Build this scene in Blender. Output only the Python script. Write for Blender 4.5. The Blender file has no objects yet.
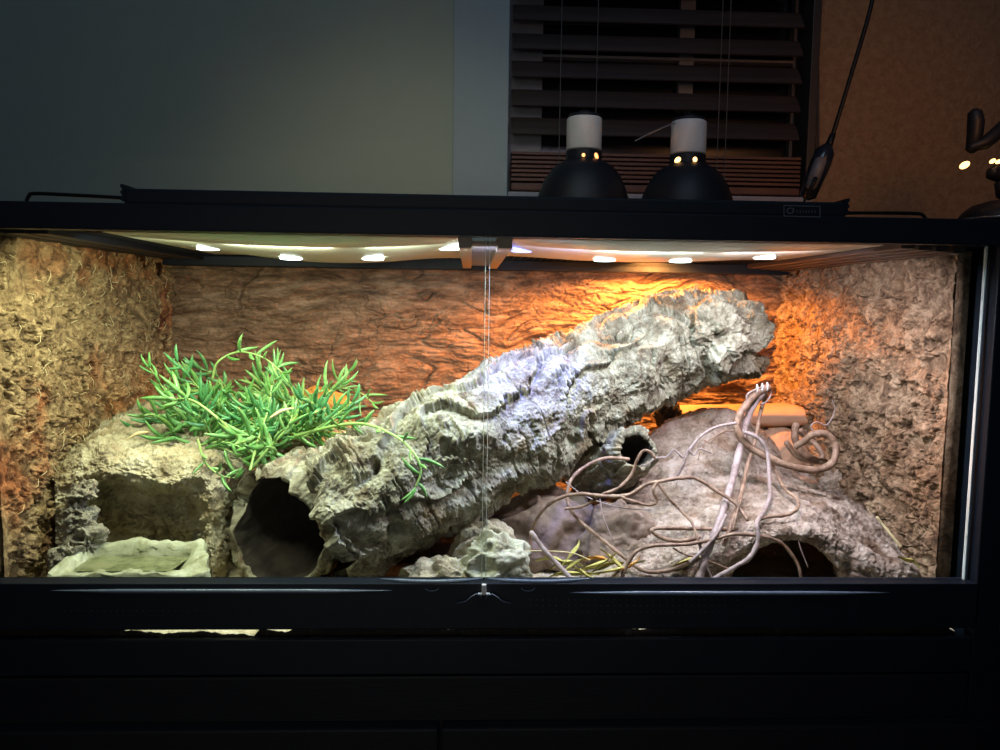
import bpy, math, random
import numpy as np
from mathutils import Vector, Matrix

random.seed(7)
sc = bpy.context.scene
COL = sc.collection

# ------------------------------------------------------------------ camera
CAM = np.array([-0.0197, -0.911, 0.3283])
YAW, PITCH, ROLL, FPX = 0.0395, 0.0899, 0.01405, 780.3
cy, sy, cp, sp = math.cos(YAW), math.sin(YAW), math.cos(PITCH), math.sin(PITCH)
FW = np.array([sy*cp, cy*cp, -sp]); r0 = np.array([cy, -sy, 0.0]); u0 = np.cross(r0, FW)
RT = math.cos(ROLL)*r0 + math.sin(ROLL)*u0
UP = -math.sin(ROLL)*r0 + math.cos(ROLL)*u0
cam = bpy.data.cameras.new('camera'); cam.sensor_width = 36; cam.lens = FPX*36/1000; cam.clip_start = 0.01
co = bpy.data.objects.new('camera', cam); COL.objects.link(co)
m = Matrix.Identity(4)
for i in range(3):
    m[i][0], m[i][1], m[i][2], m[i][3] = RT[i], UP[i], -FW[i], CAM[i]
co.matrix_world = m
sc.camera = co

def at(px, py, y):
    d = FW + RT*((px-500)/FPX) + UP*((375-py)/FPX)
    return CAM + d*((y-CAM[1])/d[1])

# ------------------------------------------------------------------ world, exposure, light
w = bpy.data.worlds.new('night_room'); sc.world = w; w.use_nodes = True
bg = w.node_tree.nodes['Background']; bg.inputs[0].default_value = (0.40, 0.55, 0.95, 1); bg.inputs[1].default_value = 0.020
sc.view_settings.view_transform = 'Standard'; sc.view_settings.look = 'None'
sc.view_settings.gamma = 1; sc.view_settings.use_curve_mapping = False
sc.view_settings.exposure = 0.5

H = 0.405          # height of the glass opening
XB = 0.568         # inner faces of the side panels
YB = 0.56          # inner face of the back panel

def light(kind, name, loc, power, color, radius=0.01, target=None, angle=None, blend=0.6, size=None):
    l = bpy.data.lights.new(name, kind); l.energy = power; l.color = color
    if kind == 'AREA':
        l.shape = 'RECTANGLE'; l.size, l.size_y = size
    else:
        l.shadow_soft_size = radius
    o = bpy.data.objects.new(name, l); COL.objects.link(o); o.location = loc
    if target is not None:
        o.rotation_euler = (Vector(target)-Vector(loc)).to_track_quat('-Z', 'Y').to_euler()
    if angle: l.spot_size = math.radians(angle); l.spot_blend = blend
    return o

# lamp spots of the strip over the tank (pixel column, colour, watts)
SPOTS = [(208, (0.95, 1.0, 0.78), 0.10), (291, (0.93, 1.0, 0.84), 0.14), (373, (0.92, 1.0, 0.86), 0.14), (449, (0.90, 1.0, 0.88), 0.10),
         (522, (0.24, 0.26, 1.0), 0.5), (605, (0.74, 0.84, 1.0), 0.20), (681, (0.80, 0.82, 1.0), 0.20), (765, (0.95, 0.88, 1.0), 0.14)]
# strip lamps of the hood, shining down and back through the front of the lid
for xa, pw, colr in ((-0.42, 0.95, (0.97, 1.0, 0.70)), (-0.25, 1.1, (0.96, 1.0, 0.78)), (-0.08, 0.85, (0.84, 1.0, 0.86)), (0.06, 0.75, (0.45, 0.52, 1.0)), (0.20, 1.2, (0.76, 0.90, 1.0)), (0.36, 1.4, (0.94, 0.84, 1.0))):
    light('AREA', 'hood_strip_light', (xa, 0.035, H-0.012), pw, colr, target=(xa, 0.19, 0.0), size=(0.13, 0.02))
HEAT = [((0.170, 0.355), 2.7), ((0.325, 0.462), 3.8)]    # bulbs inside the two domes
for (hx, hy), p in HEAT:
    light('SPOT', 'heat_bulb_light', (hx, hy, H+0.012), p*5.0, (1.0, 0.36, 0.075), 0.022, (hx, hy, 0), 165, 0.35)
# violet lamp of the strip, a narrow beam onto the middle of the log
light('SPOT', 'violet_strip_light', (0.06, 0.06, H-0.02), 4.2, (0.11, 0.11, 1.0), 0.006, (0.065, 0.19, 0.20), 62, 0.9)
# added fill lights without fixtures, brightening the walls, blind and tank front
light('SPOT', 'left_wall_fill_light', (-0.15, -0.2, 1.0), 3.2, (0.98, 1.0, 0.76), 0.12, (-0.12, 0.75, 0.42), 60, 1.0)  # added for the left wall, standing in for light leaking from the hood
light('SPOT', 'tank_front_fill_light', (-0.25, -2.3, 0.15), 12.0, (1.0, 0.98, 0.86), 0.35, (-0.05, 0, 0.12), 36, 0.8)  # added fill from behind the camera for the front faces in the tank
light('SPOT', 'warm_wall_fill_light', (0.75, -0.1, 0.75), 2.3, (1.0, 0.42, 0.15), 0.10, (0.80, 0.75, 0.62), 80, 1.0)  # added to brighten the brown wall, in place of light leaking from the domes
light('SPOT', 'blind_fill_light', (0.25, -0.1, 0.85), 0.85, (0.95, 0.85, 1.0), 0.10, (0.26, 0.75, 0.6), 50, 1.0)  # added so that the blind slats show
light('AREA', 'overhead_fill_light', (0, -0.9, 1.9), 3.0, (0.5, 0.75, 1.0), target=(0, -0.1, 0), size=(1.2, 0.3))  # added overhead to light the lips and hood top

# ------------------------------------------------------------------ numpy noise
_rs = np.random.RandomState(3)
_perm = _rs.permutation(256); _perm = np.concatenate([_perm, _perm, _perm])
_g = _rs.normal(size=(256, 3)); _g /= np.linalg.norm(_g, axis=1)[:, None]
def perlin(P):
    P = np.asarray(P, float); sh = P.shape[:-1]; P = P.reshape(-1, 3)
    i = np.floor(P).astype(int); f = P-i; i &= 255
    u = f*f*f*(f*(f*6-15)+10); out = 0
    for dx in (0, 1):
        wx = u[:, 0] if dx else 1-u[:, 0]
        for dy in (0, 1):
            wy = u[:, 1] if dy else 1-u[:, 1]
            for dz in (0, 1):
                wz = u[:, 2] if dz else 1-u[:, 2]
                h = _perm[_perm[_perm[(i[:, 0]+dx) & 255]+((i[:, 1]+dy) & 255)]+((i[:, 2]+dz) & 255)]
                g = _g[h]
                out = out + wx*wy*wz*(g[:, 0]*(f[:, 0]-dx)+g[:, 1]*(f[:, 1]-dy)+g[:, 2]*(f[:, 2]-dz))
    return (out*1.6).reshape(sh)
def fbm(P, n=4, gain=0.5):
    s = 0; a = 1.0; P = np.asarray(P, float)
    for k in range(n):
        s = s + a*perlin(P+17.3*k); P = P*2.03; a *= gain
    return s
def ridged(P, n=3, gain=0.5):
    s = 0; a = 1.0; P = np.asarray(P, float)
    for k in range(n):
        s = s + a*(1-2*np.abs(perlin(P+9.1*k))); P = P*2.1; a *= gain
    return s
def worley(P):
    P = np.asarray(P, float); sh = P.shape[:-1]; P = P.reshape(-1, 3)
    i = np.floor(P).astype(int); f = P-i
    d1 = np.full(len(P), 9.0); d2 = np.full(len(P), 9.0); idv = np.zeros(len(P))
    for dx in (-1, 0, 1):
        for dy in (-1, 0, 1):
            for dz in (-1, 0, 1):
                h = _perm[_perm[_perm[(i[:, 0]+dx) & 255]+((i[:, 1]+dy) & 255)]+((i[:, 2]+dz) & 255)]
                q = 0.5+0.42*_g[h]
                d = np.sqrt((dx+q[:, 0]-f[:, 0])**2+(dy+q[:, 1]-f[:, 1])**2+(dz+q[:, 2]-f[:, 2])**2)
                c = d < d1
                d2 = np.where(c, d1, np.minimum(d2, d)); idv = np.where(c, h/255.0, idv); d1 = np.where(c, d, d1)
    return d1.reshape(sh), d2.reshape(sh), idv.reshape(sh)
def sstep(a, b, x):
    t = np.clip((x-a)/(b-a), 0, 1); return t*t*(3-2*t)

def terrace(x, k=0.72):
    f = np.floor(x); return f+sstep(k, 1.0, x-f)
# ------------------------------------------------------------------ mesh helpers
def finish(o, name, parent, label):
    COL.objects.link(o)
    if parent is not None: o.parent = parent
    if label: o['label'] = label
    return o
def origin_of(parent):
    loc = Vector((0, 0, 0)); p = parent
    while p is not None:
        loc += p.location; p = p.parent
    return np.array(loc)
def mesh_obj(name, V, F, mat, parent=None, smooth=True, label=None, origin=None, mats=None, midx=None):
    """V world coordinates, F faces"""
    V = np.asarray(V, float).reshape(-1, 3)
    if parent is not None: base = origin_of(parent)
    else: base = np.array(origin, float) if origin is not None else np.array([V[:, 0].mean(), V[:, 1].mean(), V[:, 2].min()])
    me = bpy.data.meshes.new(name)
    if isinstance(F, np.ndarray) and F.ndim == 2:
        k = F.shape[1]; n = len(F)
        me.vertices.add(len(V)); me.vertices.foreach_set('co', (V-base).ravel())
        me.loops.add(n*k); me.loops.foreach_set('vertex_index', F.ravel().astype(np.int32))
        me.polygons.add(n); me.polygons.foreach_set('loop_start', np.arange(0, n*k, k, dtype=np.int32))
        try: me.polygons.foreach_set('loop_total', np.full(n, k, dtype=np.int32))
        except Exception: pass
        me.update(calc_edges=True)
    else:
        me.from_pydata((V-base).tolist(), [], [list(map(int, f)) for f in F])
    me.validate()
    me.polygons.foreach_set('use_smooth', np.full(len(me.polygons), bool(smooth)))
    me.materials.append(mat)
    o = bpy.data.objects.new(name, me)
    if parent is None: o.location = base
    return finish(o, name, parent, label)

class MB:
    def __init__(s): s.v = []; s.f = []
    def add(s, V, F):
        n = len(s.v); s.v.extend([tuple(map(float, q)) for q in V]); s.f.extend([[int(i)+n for i in f] for f in F]); return s
    def box(s, a, b, bev=0.0):
        x0, y0, z0 = [min(p, q) for p, q in zip(a, b)]; x1, y1, z1 = [max(p, q) for p, q in zip(a, b)]
        if bev <= 0:
            V = [(x, y, z) for z in (z0, z1) for y in (y0, y1) for x in (x0, x1)]
            return s.add(V, [(0, 2, 3, 1), (4, 5, 7, 6), (0, 1, 5, 4), (2, 6, 7, 3), (0, 4, 6, 2), (1, 3, 7, 5)])
        import bmesh
        bm = bmesh.new(); bmesh.ops.create_cube(bm, size=1)
        for v in bm.verts:
            v.co = Vector(((x0+x1)/2+v.co.x*(x1-x0), (y0+y1)/2+v.co.y*(y1-y0), (z0+z1)/2+v.co.z*(z1-z0)))
        bmesh.ops.bevel(bm, geom=list(bm.edges), offset=bev, segments=2, affect='EDGES', profile=0.6)
        bm.verts.index_update()
        s.add([v.co[:] for v in bm.verts], [[v.index for v in f.verts] for f in bm.faces]); bm.free(); return s
    def tube(s, pts, r, n=8, cap=True):
        V, F = tube_geo(pts, r, n, cap); return s.add(V, F)
    def lathe(s, c, prof, n=32, axis=(0, 0, 1)):
        ax = Vector(axis).normalized(); q = ax.to_track_quat('Z', 'Y'); V = []; F = []
        for (r, z) in prof:
            for i in range(n):
                t = 2*math.pi*i/n
                V.append(tuple(Vector(c)+q @ Vector((r*math.cos(t), r*math.sin(t), z))))
        for k in range(len(prof)-1):
            for i in range(n):
                j = (i+1) % n; F.append((k*n+i, k*n+j, (k+1)*n+j, (k+1)*n+i))
        return s.add(V, F)
    def build(s, name, mat, parent=None, smooth=False, label=None, origin=None):
        return mesh_obj(name, s.v, s.f, mat, parent, smooth, label, origin)

def spline(pts, n=8):
    P = np.array(pts, float)
    P = np.vstack([2*P[0]-P[1], P, 2*P[-1]-P[-2]]); out = []
    for k in range(1, len(P)-2):
        a, b, c, d = P[k-1:k+3]
        for t in np.arange(n)/n:
            out.append(0.5*((2*b)+(-a+c)*t+(2*a-5*b+4*c-d)*t*t+(-a+3*b-3*c+d)*t**3))
    out.append(P[-2]); return np.array(out)
def frames(P):
    T = np.gradient(P, axis=0); T /= np.linalg.norm(T, axis=1)[:, None]+1e-12
    up = np.array([0, 0, 1.0]) if abs(T[0][2]) < 0.9 else np.array([1.0, 0, 0])
    N = []; n = up-T[0]*(up@T[0]); n /= np.linalg.norm(n)
    for t in T:
        n = n-t*(n@t); n = n/(np.linalg.norm(n)+1e-12); N.append(n)
    N = np.array(N); return T, N, np.cross(T, N)
def tube_geo(pts, r, n=8, cap=True, lump=0.0):
    P = np.array(pts, float); R = np.full(len(P), r, float) if np.isscalar(r) else np.array(r, float)
    T, N, B = frames(P); a = np.arange(n)*2*math.pi/n
    if cap:
        P = np.vstack([P[0]-T[0]*R[0]*0.5, P, P[-1]+T[-1]*R[-1]*0.5]); R = np.concatenate([[R[0]*0.35], R, [R[-1]*0.35]])
        N = np.vstack([N[0], N, N[-1]]); B = np.vstack([B[0], B, B[-1]])
    rr = R[:, None]*np.ones(n)[None, :]
    V = P[:, None, :]+rr[:, :, None]*(np.cos(a)[None, :, None]*N[:, None, :]+np.sin(a)[None, :, None]*B[:, None, :])
    if lump: V = V+lump*(fbm(V*90, 2)[..., None])*(V-P[:, None, :])/(rr[:, :, None])
    m_ = len(P); F = []
    for k in range(m_-1):
        for i in range(n):
            j = (i+1) % n; F.append((k*n+i, k*n+j, (k+1)*n+j, (k+1)*n+i))
    if cap: F.append(tuple(range(n))[::-1]); F.append(tuple((m_-1)*n+i for i in range(n)))
    return V.reshape(-1, 3), F

def grid_faces(nu, nv, wrap_u=False):
    """grid index = v*nu+u"""
    U = nu if wrap_u else nu-1
    u = np.arange(U); v = np.arange(nv-1); uu, vv = np.meshgrid(u, v); u2 = (uu+1) % nu
    return np.stack([vv*nu+uu, vv*nu+u2, (vv+1)*nu+u2, (vv+1)*nu+uu], -1).reshape(-1, 4)
def resample(P, n):
    """P (k,3) control -> n points on a Catmull-Rom curve, even in parameter"""
    P = np.asarray(P, float); k = len(P)
    E = np.vstack([2*P[0]-P[1], P, 2*P[-1]-P[-2]])
    t = np.linspace(0, k-1-1e-9, n); i = t.astype(int); f = (t-i)[:, None]
    a, b, c, d = E[i], E[i+1], E[i+2], E[i+3]
    return 0.5*((2*b)+(-a+c)*f+(2*a-5*b+4*c-d)*f*f+(-a+3*b-3*c+d)*f**3)
def normals(G, wrap_u=False):
    du = (np.roll(G, -1, 1)-np.roll(G, 1, 1)) if wrap_u else np.gradient(G, axis=1)
    dv = np.gradient(G, axis=0); n = np.cross(du, dv)
    return n/(np.linalg.norm(n, axis=2)[..., None]+1e-12)
def smooth_normals(G, k=9):
    return normals(G)
def loft(rows, nu, nv):
    rows = [[at(*p) if len(p) == 3 else p for p in r] for r in rows]
    R = np.array([resample(r, nu) for r in rows])            # (k,nu,3)
    return np.stack([resample(R[:, i], nv) for i in range(nu)], 1)   # (nv,nu,3)

# ------------------------------------------------------------------ materials
def mat(name, cols, scale=20, rough=0.8, bump=0.0, bscale=None, metal=0.0, stretch=(1, 1, 1), detail=9, spec=0.4, coat=0.0, bdist=0.002, voro=0.0, dist=0.0, patch=None):
    m = bpy.data.materials.new(name); m.use_nodes = True; N = m.node_tree.nodes; L = m.node_tree.links
    b = N['Principled BSDF']; b.inputs['Roughness'].default_value = rough; b.inputs['Metallic'].default_value = metal
    b.inputs['Specular IOR Level'].default_value = spec; b.inputs['Coat Weight'].default_value = coat
    tc = N.new('ShaderNodeTexCoord'); mp = N.new('ShaderNodeMapping'); mp.inputs['Scale'].default_value = stretch
    L.new(tc.outputs['Object'], mp.inputs[0])
    if len(cols) == 1: b.inputs['Base Color'].default_value = (*cols[0], 1)
    nz = N.new('ShaderNodeTexNoise'); nz.inputs['Scale'].default_value = scale; nz.inputs['Detail'].default_value = detail
    nz.inputs['Roughness'].default_value = 0.74; nz.inputs['Distortion'].default_value = dist
    L.new(mp.outputs[0], nz.inputs['Vector'])
    cr = N.new('ShaderNodeValToRGB'); e = cr.color_ramp.elements
    n = max(len(cols), 2); cc = cols if len(cols) > 1 else [cols[0], tuple(c*0.93 for c in cols[0])]
    e[0].position = 0.36; e[0].color = (*cc[0], 1); e[1].position = 0.64; e[1].color = (*cc[-1], 1)
    for i in range(1, n-1):
        q = e.new(0.36+0.28*i/(n-1)); q.color = (*cc[i], 1)
    L.new(nz.outputs['Fac'], cr.inputs[0]); L.new(cr.outputs[0], b.inputs['Base Color'])
    if patch:   # patches of another tint: (colour, scale, threshold, amount)
        pn = N.new('ShaderNodeTexNoise'); pn.inputs['Scale'].default_value = patch[1]; pn.inputs['Detail'].default_value = 5
        L.new(tc.outputs['Object'], pn.inputs['Vector'])
        mr = N.new('ShaderNodeMapRange'); mr.inputs[1].default_value = patch[2]; mr.inputs[2].default_value = patch[2]+0.12; mr.inputs[4].default_value = patch[3]
        L.new(pn.outputs['Fac'], mr.inputs[0])
        mi = N.new('ShaderNodeMix'); mi.data_type = 'RGBA'; mi.blend_type = 'MULTIPLY'; mi.inputs[7].default_value = (*patch[0], 1)
        L.new(mr.outputs[0], mi.inputs[0]); L.new(cr.outputs[0], mi.inputs[6]); L.new(mi.outputs[2], b.inputs['Base Color'])
    if bump > 0:
        n2 = N.new('ShaderNodeTexNoise'); n2.inputs['Scale'].default_value = bscale or scale*4; n2.inputs['Detail'].default_value = 5
        n2.inputs['Roughness'].default_value = 0.7
        L.new(mp.outputs[0], n2.inputs['Vector'])
        bp = N.new('ShaderNodeBump'); bp.inputs['Strength'].default_value = bump; bp.inputs['Distance'].default_value = bdist
        h = n2.outputs['Fac']
        if voro > 0:
            vo = N.new('ShaderNodeTexVoronoi'); vo.inputs['Scale'].default_value = (bscale or scale*4)*0.7
            L.new(mp.outputs[0], vo.inputs['Vector'])
            mx = N.new('ShaderNodeMath'); mx.operation = 'MULTIPLY_ADD'; mx.inputs[1].default_value = -voro
            L.new(vo.outputs['Distance'], mx.inputs[0]); L.new(h, mx.inputs[2]); h = mx.outputs[0]
        L.new(h, bp.inputs['Height']); L.new(bp.outputs[0], b.inputs['Normal'])
    return m
def emit(name, col, strength):
    m = bpy.data.materials.new(name); m.use_nodes = True; N = m.node_tree.nodes; L = m.node_tree.links
    b = N['Principled BSDF']; b.inputs['Base Color'].default_value = (*col, 1)
    b.inputs['Emission Color'].default_value = (*col, 1); b.inputs['Emission Strength'].default_value = strength
    # lamp face, slightly uneven
    return m
def glass_mat(name, tint, refl=0.05, dirt=0.0):
    m = bpy.data.materials.new(name); m.use_nodes = True; N = m.node_tree.nodes; L = m.node_tree.links
    N.remove(N['Principled BSDF']); out = N['Material Output']
    t = N.new('ShaderNodeBsdfTransparent'); t.inputs[0].default_value = (*tint, 1)
    g = N.new('ShaderNodeBsdfGlossy'); g.inputs['Roughness'].default_value = 0.02
    fr = N.new('ShaderNodeLayerWeight'); fr.inputs[0].default_value = 0.12
    mul = N.new('ShaderNodeMath'); mul.operation = 'MULTIPLY'; mul.inputs[1].default_value = refl
    L.new(fr.outputs['Fresnel'], mul.inputs[0])
    mx = N.new('ShaderNodeMixShader'); L.new(mul.outputs[0], mx.inputs[0]); L.new(t.outputs[0], mx.inputs[1]); L.new(g.outputs[0], mx.inputs[2])
    L.new(mx.outputs[0], out.inputs[0]); return m

M_black = mat('black_plastic', [(0.004, 0.007, 0.013), (0.006, 0.010, 0.017)], 30, 0.5, 0.1, 300, spec=0.3, bdist=0.0004)
M_blackgloss = mat('black_gloss_plastic', [(0.010, 0.013, 0.022), (0.014, 0.018, 0.03)], 40, 0.22, spec=0.6)
M_cabinet = mat('black_cabinet_laminate', [(0.006, 0.006, 0.009), (0.010, 0.009, 0.011)], 3, 0.6, 0.2, 60, stretch=(0.4, 1, 4), spec=0.3)
M_rail = mat('pale_rail_highlight', [(0.10, 0.13, 0.17), (0.14, 0.17, 0.22)], 20, 0.25, spec=0.7)  # pale tone carries the highlight that the black lips would catch
M_edge = mat('polished_glass_edge', [(0.30, 0.42, 0.38), (0.45, 0.55, 0.50)], 30, 0.15, spec=0.8)
def edge_mat(name, col):
    m = bpy.data.materials.new(name); m.use_nodes = True; N = m.node_tree.nodes; L = m.node_tree.links
    t = N.new('ShaderNodeBsdfTranslucent'); t.inputs[0].default_value = (*col, 1); b = N['Principled BSDF']
    b.inputs['Base Color'].default_value = (*col, 1); b.inputs['Roughness'].default_value = 0.2
    mx = N.new('ShaderNodeMixShader'); mx.inputs[0].default_value = 0.6
    L.new(b.outputs[0], mx.inputs[1]); L.new(t.outputs[0], mx.inputs[2]); L.new(mx.outputs[0], N['Material Output'].inputs[0]); return m
M_seam = edge_mat('frosted_glass_edge', (0.75, 0.80, 0.76))
M_glass = glass_mat('door_glass', (0.985, 0.995, 0.99), 0.25)
M_sideglass = glass_mat('side_glass', (0.93, 0.96, 0.95), 0.5)
M_wire = mat('black_steel_wire', [(0.012, 0.012, 0.013)], 30, 0.4, metal=0.6)
M_wall = mat('grey_green_paint', [(0.40, 0.42, 0.335), (0.43, 0.45, 0.36)], 4, 0.75, 0.25, 260, bdist=0.0006)
M_brown = mat('orange_peel_plaster', [(0.30, 0.17, 0.085), (0.46, 0.28, 0.15)], 60, 0.85, 0.9, 170, bdist=0.004, voro=0.4)
M_trim = mat('white_painted_trim', [(0.36, 0.41, 0.42), (0.39, 0.44, 0.45)], 5, 0.6, 0.1, 100)
M_slat = mat('dark_walnut_slat', [(0.040, 0.028, 0.026), (0.075, 0.048, 0.040)], 9, 0.5, 0.2, 60, stretch=(0.3, 6, 6))
M_slatred = mat('reddish_walnut_slat', [(0.12, 0.05, 0.035), (0.18, 0.075, 0.05)], 9, 0.5, 0.2, 60, stretch=(0.3, 6, 6))
M_cord = mat('grey_cord', [(0.16, 0.14, 0.13)], 30, 0.8)
M_night = mat('night_pane', [(0.006, 0.007, 0.016), (0.01, 0.011, 0.022)], 2, 0.25, spec=0.5)
M_frame = mat('window_vinyl', [(0.30, 0.29, 0.33), (0.36, 0.35, 0.38)], 5, 0.5)
M_ceram = mat('white_ceramic', [(0.62, 0.60, 0.57), (0.72, 0.70, 0.66)], 14, 0.45, 0.1, 60)
M_dome = mat('black_enamel_dome', [(0.008, 0.009, 0.014), (0.011, 0.012, 0.018)], 12, 0.5, spec=0.4)
M_glow = emit('hot_bulb', (1.0, 0.50, 0.16), 3.5)
M_glow2 = emit('hot_bulb_dimmer', (1.0, 0.38, 0.12), 2.0)
M_led = emit('white_lamp_face', (0.85, 1.0, 0.97), 7.0)
M_ledb = emit('blue_lamp_face', (0.35, 0.42, 1.0), 1.5)
M_sheet = mat('milky_plastic_sheet', [(0.40, 0.41, 0.31), (0.46, 0.46, 0.36)], 5, 0.28, 0.1, 20, spec=0.5)
M_lidbar = mat('brown_black_lid_rail', [(0.045, 0.036, 0.032), (0.06, 0.05, 0.042)], 20, 0.4)
M_brace = mat('tan_brace_plastic', [(0.26, 0.20, 0.15), (0.33, 0.26, 0.19)], 20, 0.5)
M_back = mat('bark_foam_brown', [(0.075, 0.040, 0.020), (0.20, 0.115, 0.062), (0.36, 0.23, 0.14)], 34, 0.85, 1.0, 150, stretch=(0.45, 1, 1.8), bdist=0.003)
M_left = mat('coir_bark_tan', [(0.05, 0.028, 0.012), (0.22, 0.145, 0.065), (0.42, 0.31, 0.155)], 55, 0.9, 1.0, 170, bdist=0.003, dist=0.8, patch=((0.95, 0.55, 0.42), 7, 0.52, 1.0))
M_coir = mat('coir_bark_rust', [(0.16, 0.055, 0.025), (0.40, 0.18, 0.09), (0.46, 0.30, 0.18)], 30, 0.9, 1.0, 130, bdist=0.003, dist=0.6)
M_right = mat('coir_bark_buff', [(0.06, 0.034, 0.018), (0.22, 0.14, 0.078), (0.40, 0.29, 0.18)], 50, 0.9, 1.0, 170, bdist=0.003, dist=0.8, patch=((0.80, 0.70, 0.62), 8, 0.5, 1.0))
M_cork = mat('cork_bark', [(0.075, 0.055, 0.032), (0.225, 0.21, 0.145), (0.40, 0.395, 0.295)], 38, 0.85, 0.9, 190, bdist=0.002, dist=0.5, patch=((0.66, 0.52, 0.38), 16, 0.53, 0.9))
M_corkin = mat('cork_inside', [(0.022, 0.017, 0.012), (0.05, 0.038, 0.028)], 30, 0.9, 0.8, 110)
M_sandrock = mat('sandstone_resin', [(0.13, 0.088, 0.06), (0.34, 0.265, 0.20), (0.50, 0.42, 0.345)], 36, 0.9, 1.0, 240, bdist=0.0022, voro=0.4, patch=((0.55, 0.42, 0.32), 22, 0.53, 0.85))
M_palerock = mat('pale_limestone', [(0.17, 0.13, 0.07), (0.40, 0.35, 0.22), (0.56, 0.52, 0.38)], 18, 0.85, 0.9, 140, bdist=0.003, patch=((0.6, 0.48, 0.33), 12, 0.55, 0.8))
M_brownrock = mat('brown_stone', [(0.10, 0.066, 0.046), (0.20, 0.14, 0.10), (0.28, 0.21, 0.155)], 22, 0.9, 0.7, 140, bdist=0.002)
M_greyrock = mat('grey_stone', [(0.10, 0.085, 0.06), (0.27, 0.25, 0.18), (0.42, 0.40, 0.30)], 40, 0.9, 1.0, 160, bdist=0.003)
M_heatlit = mat('heat_lit_tan', [(0.36, 0.22, 0.13), (0.46, 0.29, 0.18)], 9, 0.7, 0.3, 60)  # orange of the heat light put into the rock and ledge colour
M_quartz = mat('pale_green_quartz', [(0.20, 0.18, 0.10), (0.38, 0.37, 0.26), (0.52, 0.52, 0.42)], 30, 0.75, 0.9, 130, dist=1.0, bdist=0.003)
M_dish = mat('dish_resin', [(0.22, 0.22, 0.11), (0.38, 0.40, 0.26), (0.50, 0.52, 0.39)], 24, 0.5, 0.6, 90, dist=0.5)
M_water = mat('green_dish_inside', [(0.09, 0.10, 0.04), (0.19, 0.21, 0.10), (0.27, 0.26, 0.14)], 26, 0.25, 0.3, 60, spec=0.6)
M_sand = mat('sand', [(0.40, 0.32, 0.18), (0.66, 0.58, 0.38), (0.74, 0.70, 0.52)], 60, 0.95, 1.0, 420, bdist=0.002, voro=0.5)
M_vine = mat('bare_vine', [(0.10, 0.055, 0.032), (0.23, 0.14, 0.09), (0.36, 0.25, 0.17)], 60, 0.55, 0.6, 300, bdist=0.0006)
M_vinepale = mat('pale_vine', [(0.17, 0.12, 0.10), (0.31, 0.24, 0.22), (0.40, 0.33, 0.31)], 50, 0.6, 0.5, 260, bdist=0.0006)
M_leaf = mat('succulent_leaf', [(0.06, 0.18, 0.035), (0.13, 0.34, 0.085), (0.27, 0.50, 0.17)], 26, 0.35, 0.1, 100, spec=0.5, coat=0.15)
M_leafb = mat('succulent_leaf_bluish', [(0.035, 0.15, 0.045), (0.075, 0.27, 0.09), (0.16, 0.42, 0.16)], 26, 0.35, 0.1, 100, spec=0.5, coat=0.15)
M_stem = mat('succulent_stem', [(0.22, 0.42, 0.10), (0.34, 0.52, 0.18)], 22, 0.5)
M_dryleaf = mat('dry_olive_leaf', [(0.28, 0.24, 0.05), (0.46, 0.42, 0.12), (0.58, 0.54, 0.24)], 40, 0.7, 0.6, 100, stretch=(1, 1, 1))
M_orangeleaf = mat('dry_orange_leaf', [(0.50, 0.20, 0.03), (0.62, 0.34, 0.08)], 30, 0.7, 0.3, 100)
M_straw = mat('straw', [(0.55, 0.45, 0.22), (0.66, 0.56, 0.32)], 30, 0.7)
M_badge = mat('badge_print', [(0.16, 0.16, 0.17), (0.20, 0.20, 0.21)], 30, 0.4)
M_grey = mat('grey_plastic', [(0.16, 0.15, 0.16), (0.20, 0.19, 0.20)], 20, 0.35)
M_chrome = mat('steel', [(0.45, 0.47, 0.50)], 20, 0.25, metal=0.9)

def thing(name, loc, label, cat, group=None):
    o = bpy.data.objects.new(name, None); o.location = loc; o.empty_display_size = 0.02; COL.objects.link(o)
    return tag(o, label, cat, group)
def tag(o, label, cat, group=None, kind=None):
    if label: o['label'] = label
    if cat: o['category'] = cat
    if group: o['group'] = group
    if kind: o['kind'] = kind
    return o
def struct(o): o['kind'] = 'structure'; return o

# ================================================================== ROOM
YW = 0.78
xl = at(453, 120, YW)[0]; xt = at(508, 120, YW)[0]; xw = at(811, 100, YW)[0]
struct(MB().box((-3.0, YW, -0.75), (xl, YW+0.1, 2.2)).build('wall_left', M_wall))
struct(MB().box((xl, YW-0.012, -0.75), (xt, YW+0.1, 2.2), 0.002).build('trim_1', M_trim))
struct(MB().box((xw, YW, -0.75), (3.0, YW+0.1, 2.2)).build('wall_right', M_brown))
struct(MB().box((xt, YW, -0.75), (xw, YW+0.1, H+0.0)).build('wall_back', M_wall))
struct(MB().box((-3.0, -2.5, -0.80), (3.0, YW+0.1, -0.75)).build('floor', mat('dark_floorboards', [(0.05, 0.035, 0.025), (0.08, 0.055, 0.04)], 3, 0.5, 0.2, 30, stretch=(0.3, 3, 1))))
zs = at(650, 196, YW)[2]
struct(MB().box((xt, YW-0.03, zs-0.03), (xw, YW+0.1, zs), 0.003).build('trim_2', M_frame))
# window behind the blind
wn = struct(MB().box((xt, YW+0.085, zs), (xw, YW+0.095, 2.2)).build('window_1', M_night))
fr = MB()
def wbar(px0, py0, px1, py1, dy=0.0):
    a = at(px0, py0, YW+0.07+dy); b = at(px1, py1, YW+0.07+dy)
    fr.box((a[0], YW+0.06+dy, b[2]), (b[0], YW+0.085, a[2]), 0.002)
wbar(508, -60, 540, 196); wbar(540, 55, 803, 65); wbar(682, -60, 691, 112, 0.004); wbar(797, -60, 812, 196); wbar(530, 186, 805, 196)
fr.build('window_frame', M_frame, wn)
# right jamb
struct(MB().box((xw-0.012, YW-0.02, zs), (xw+0.006, YW+0.08, 2.2), 0.002).build('trim_3', M_lidbar))

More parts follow.
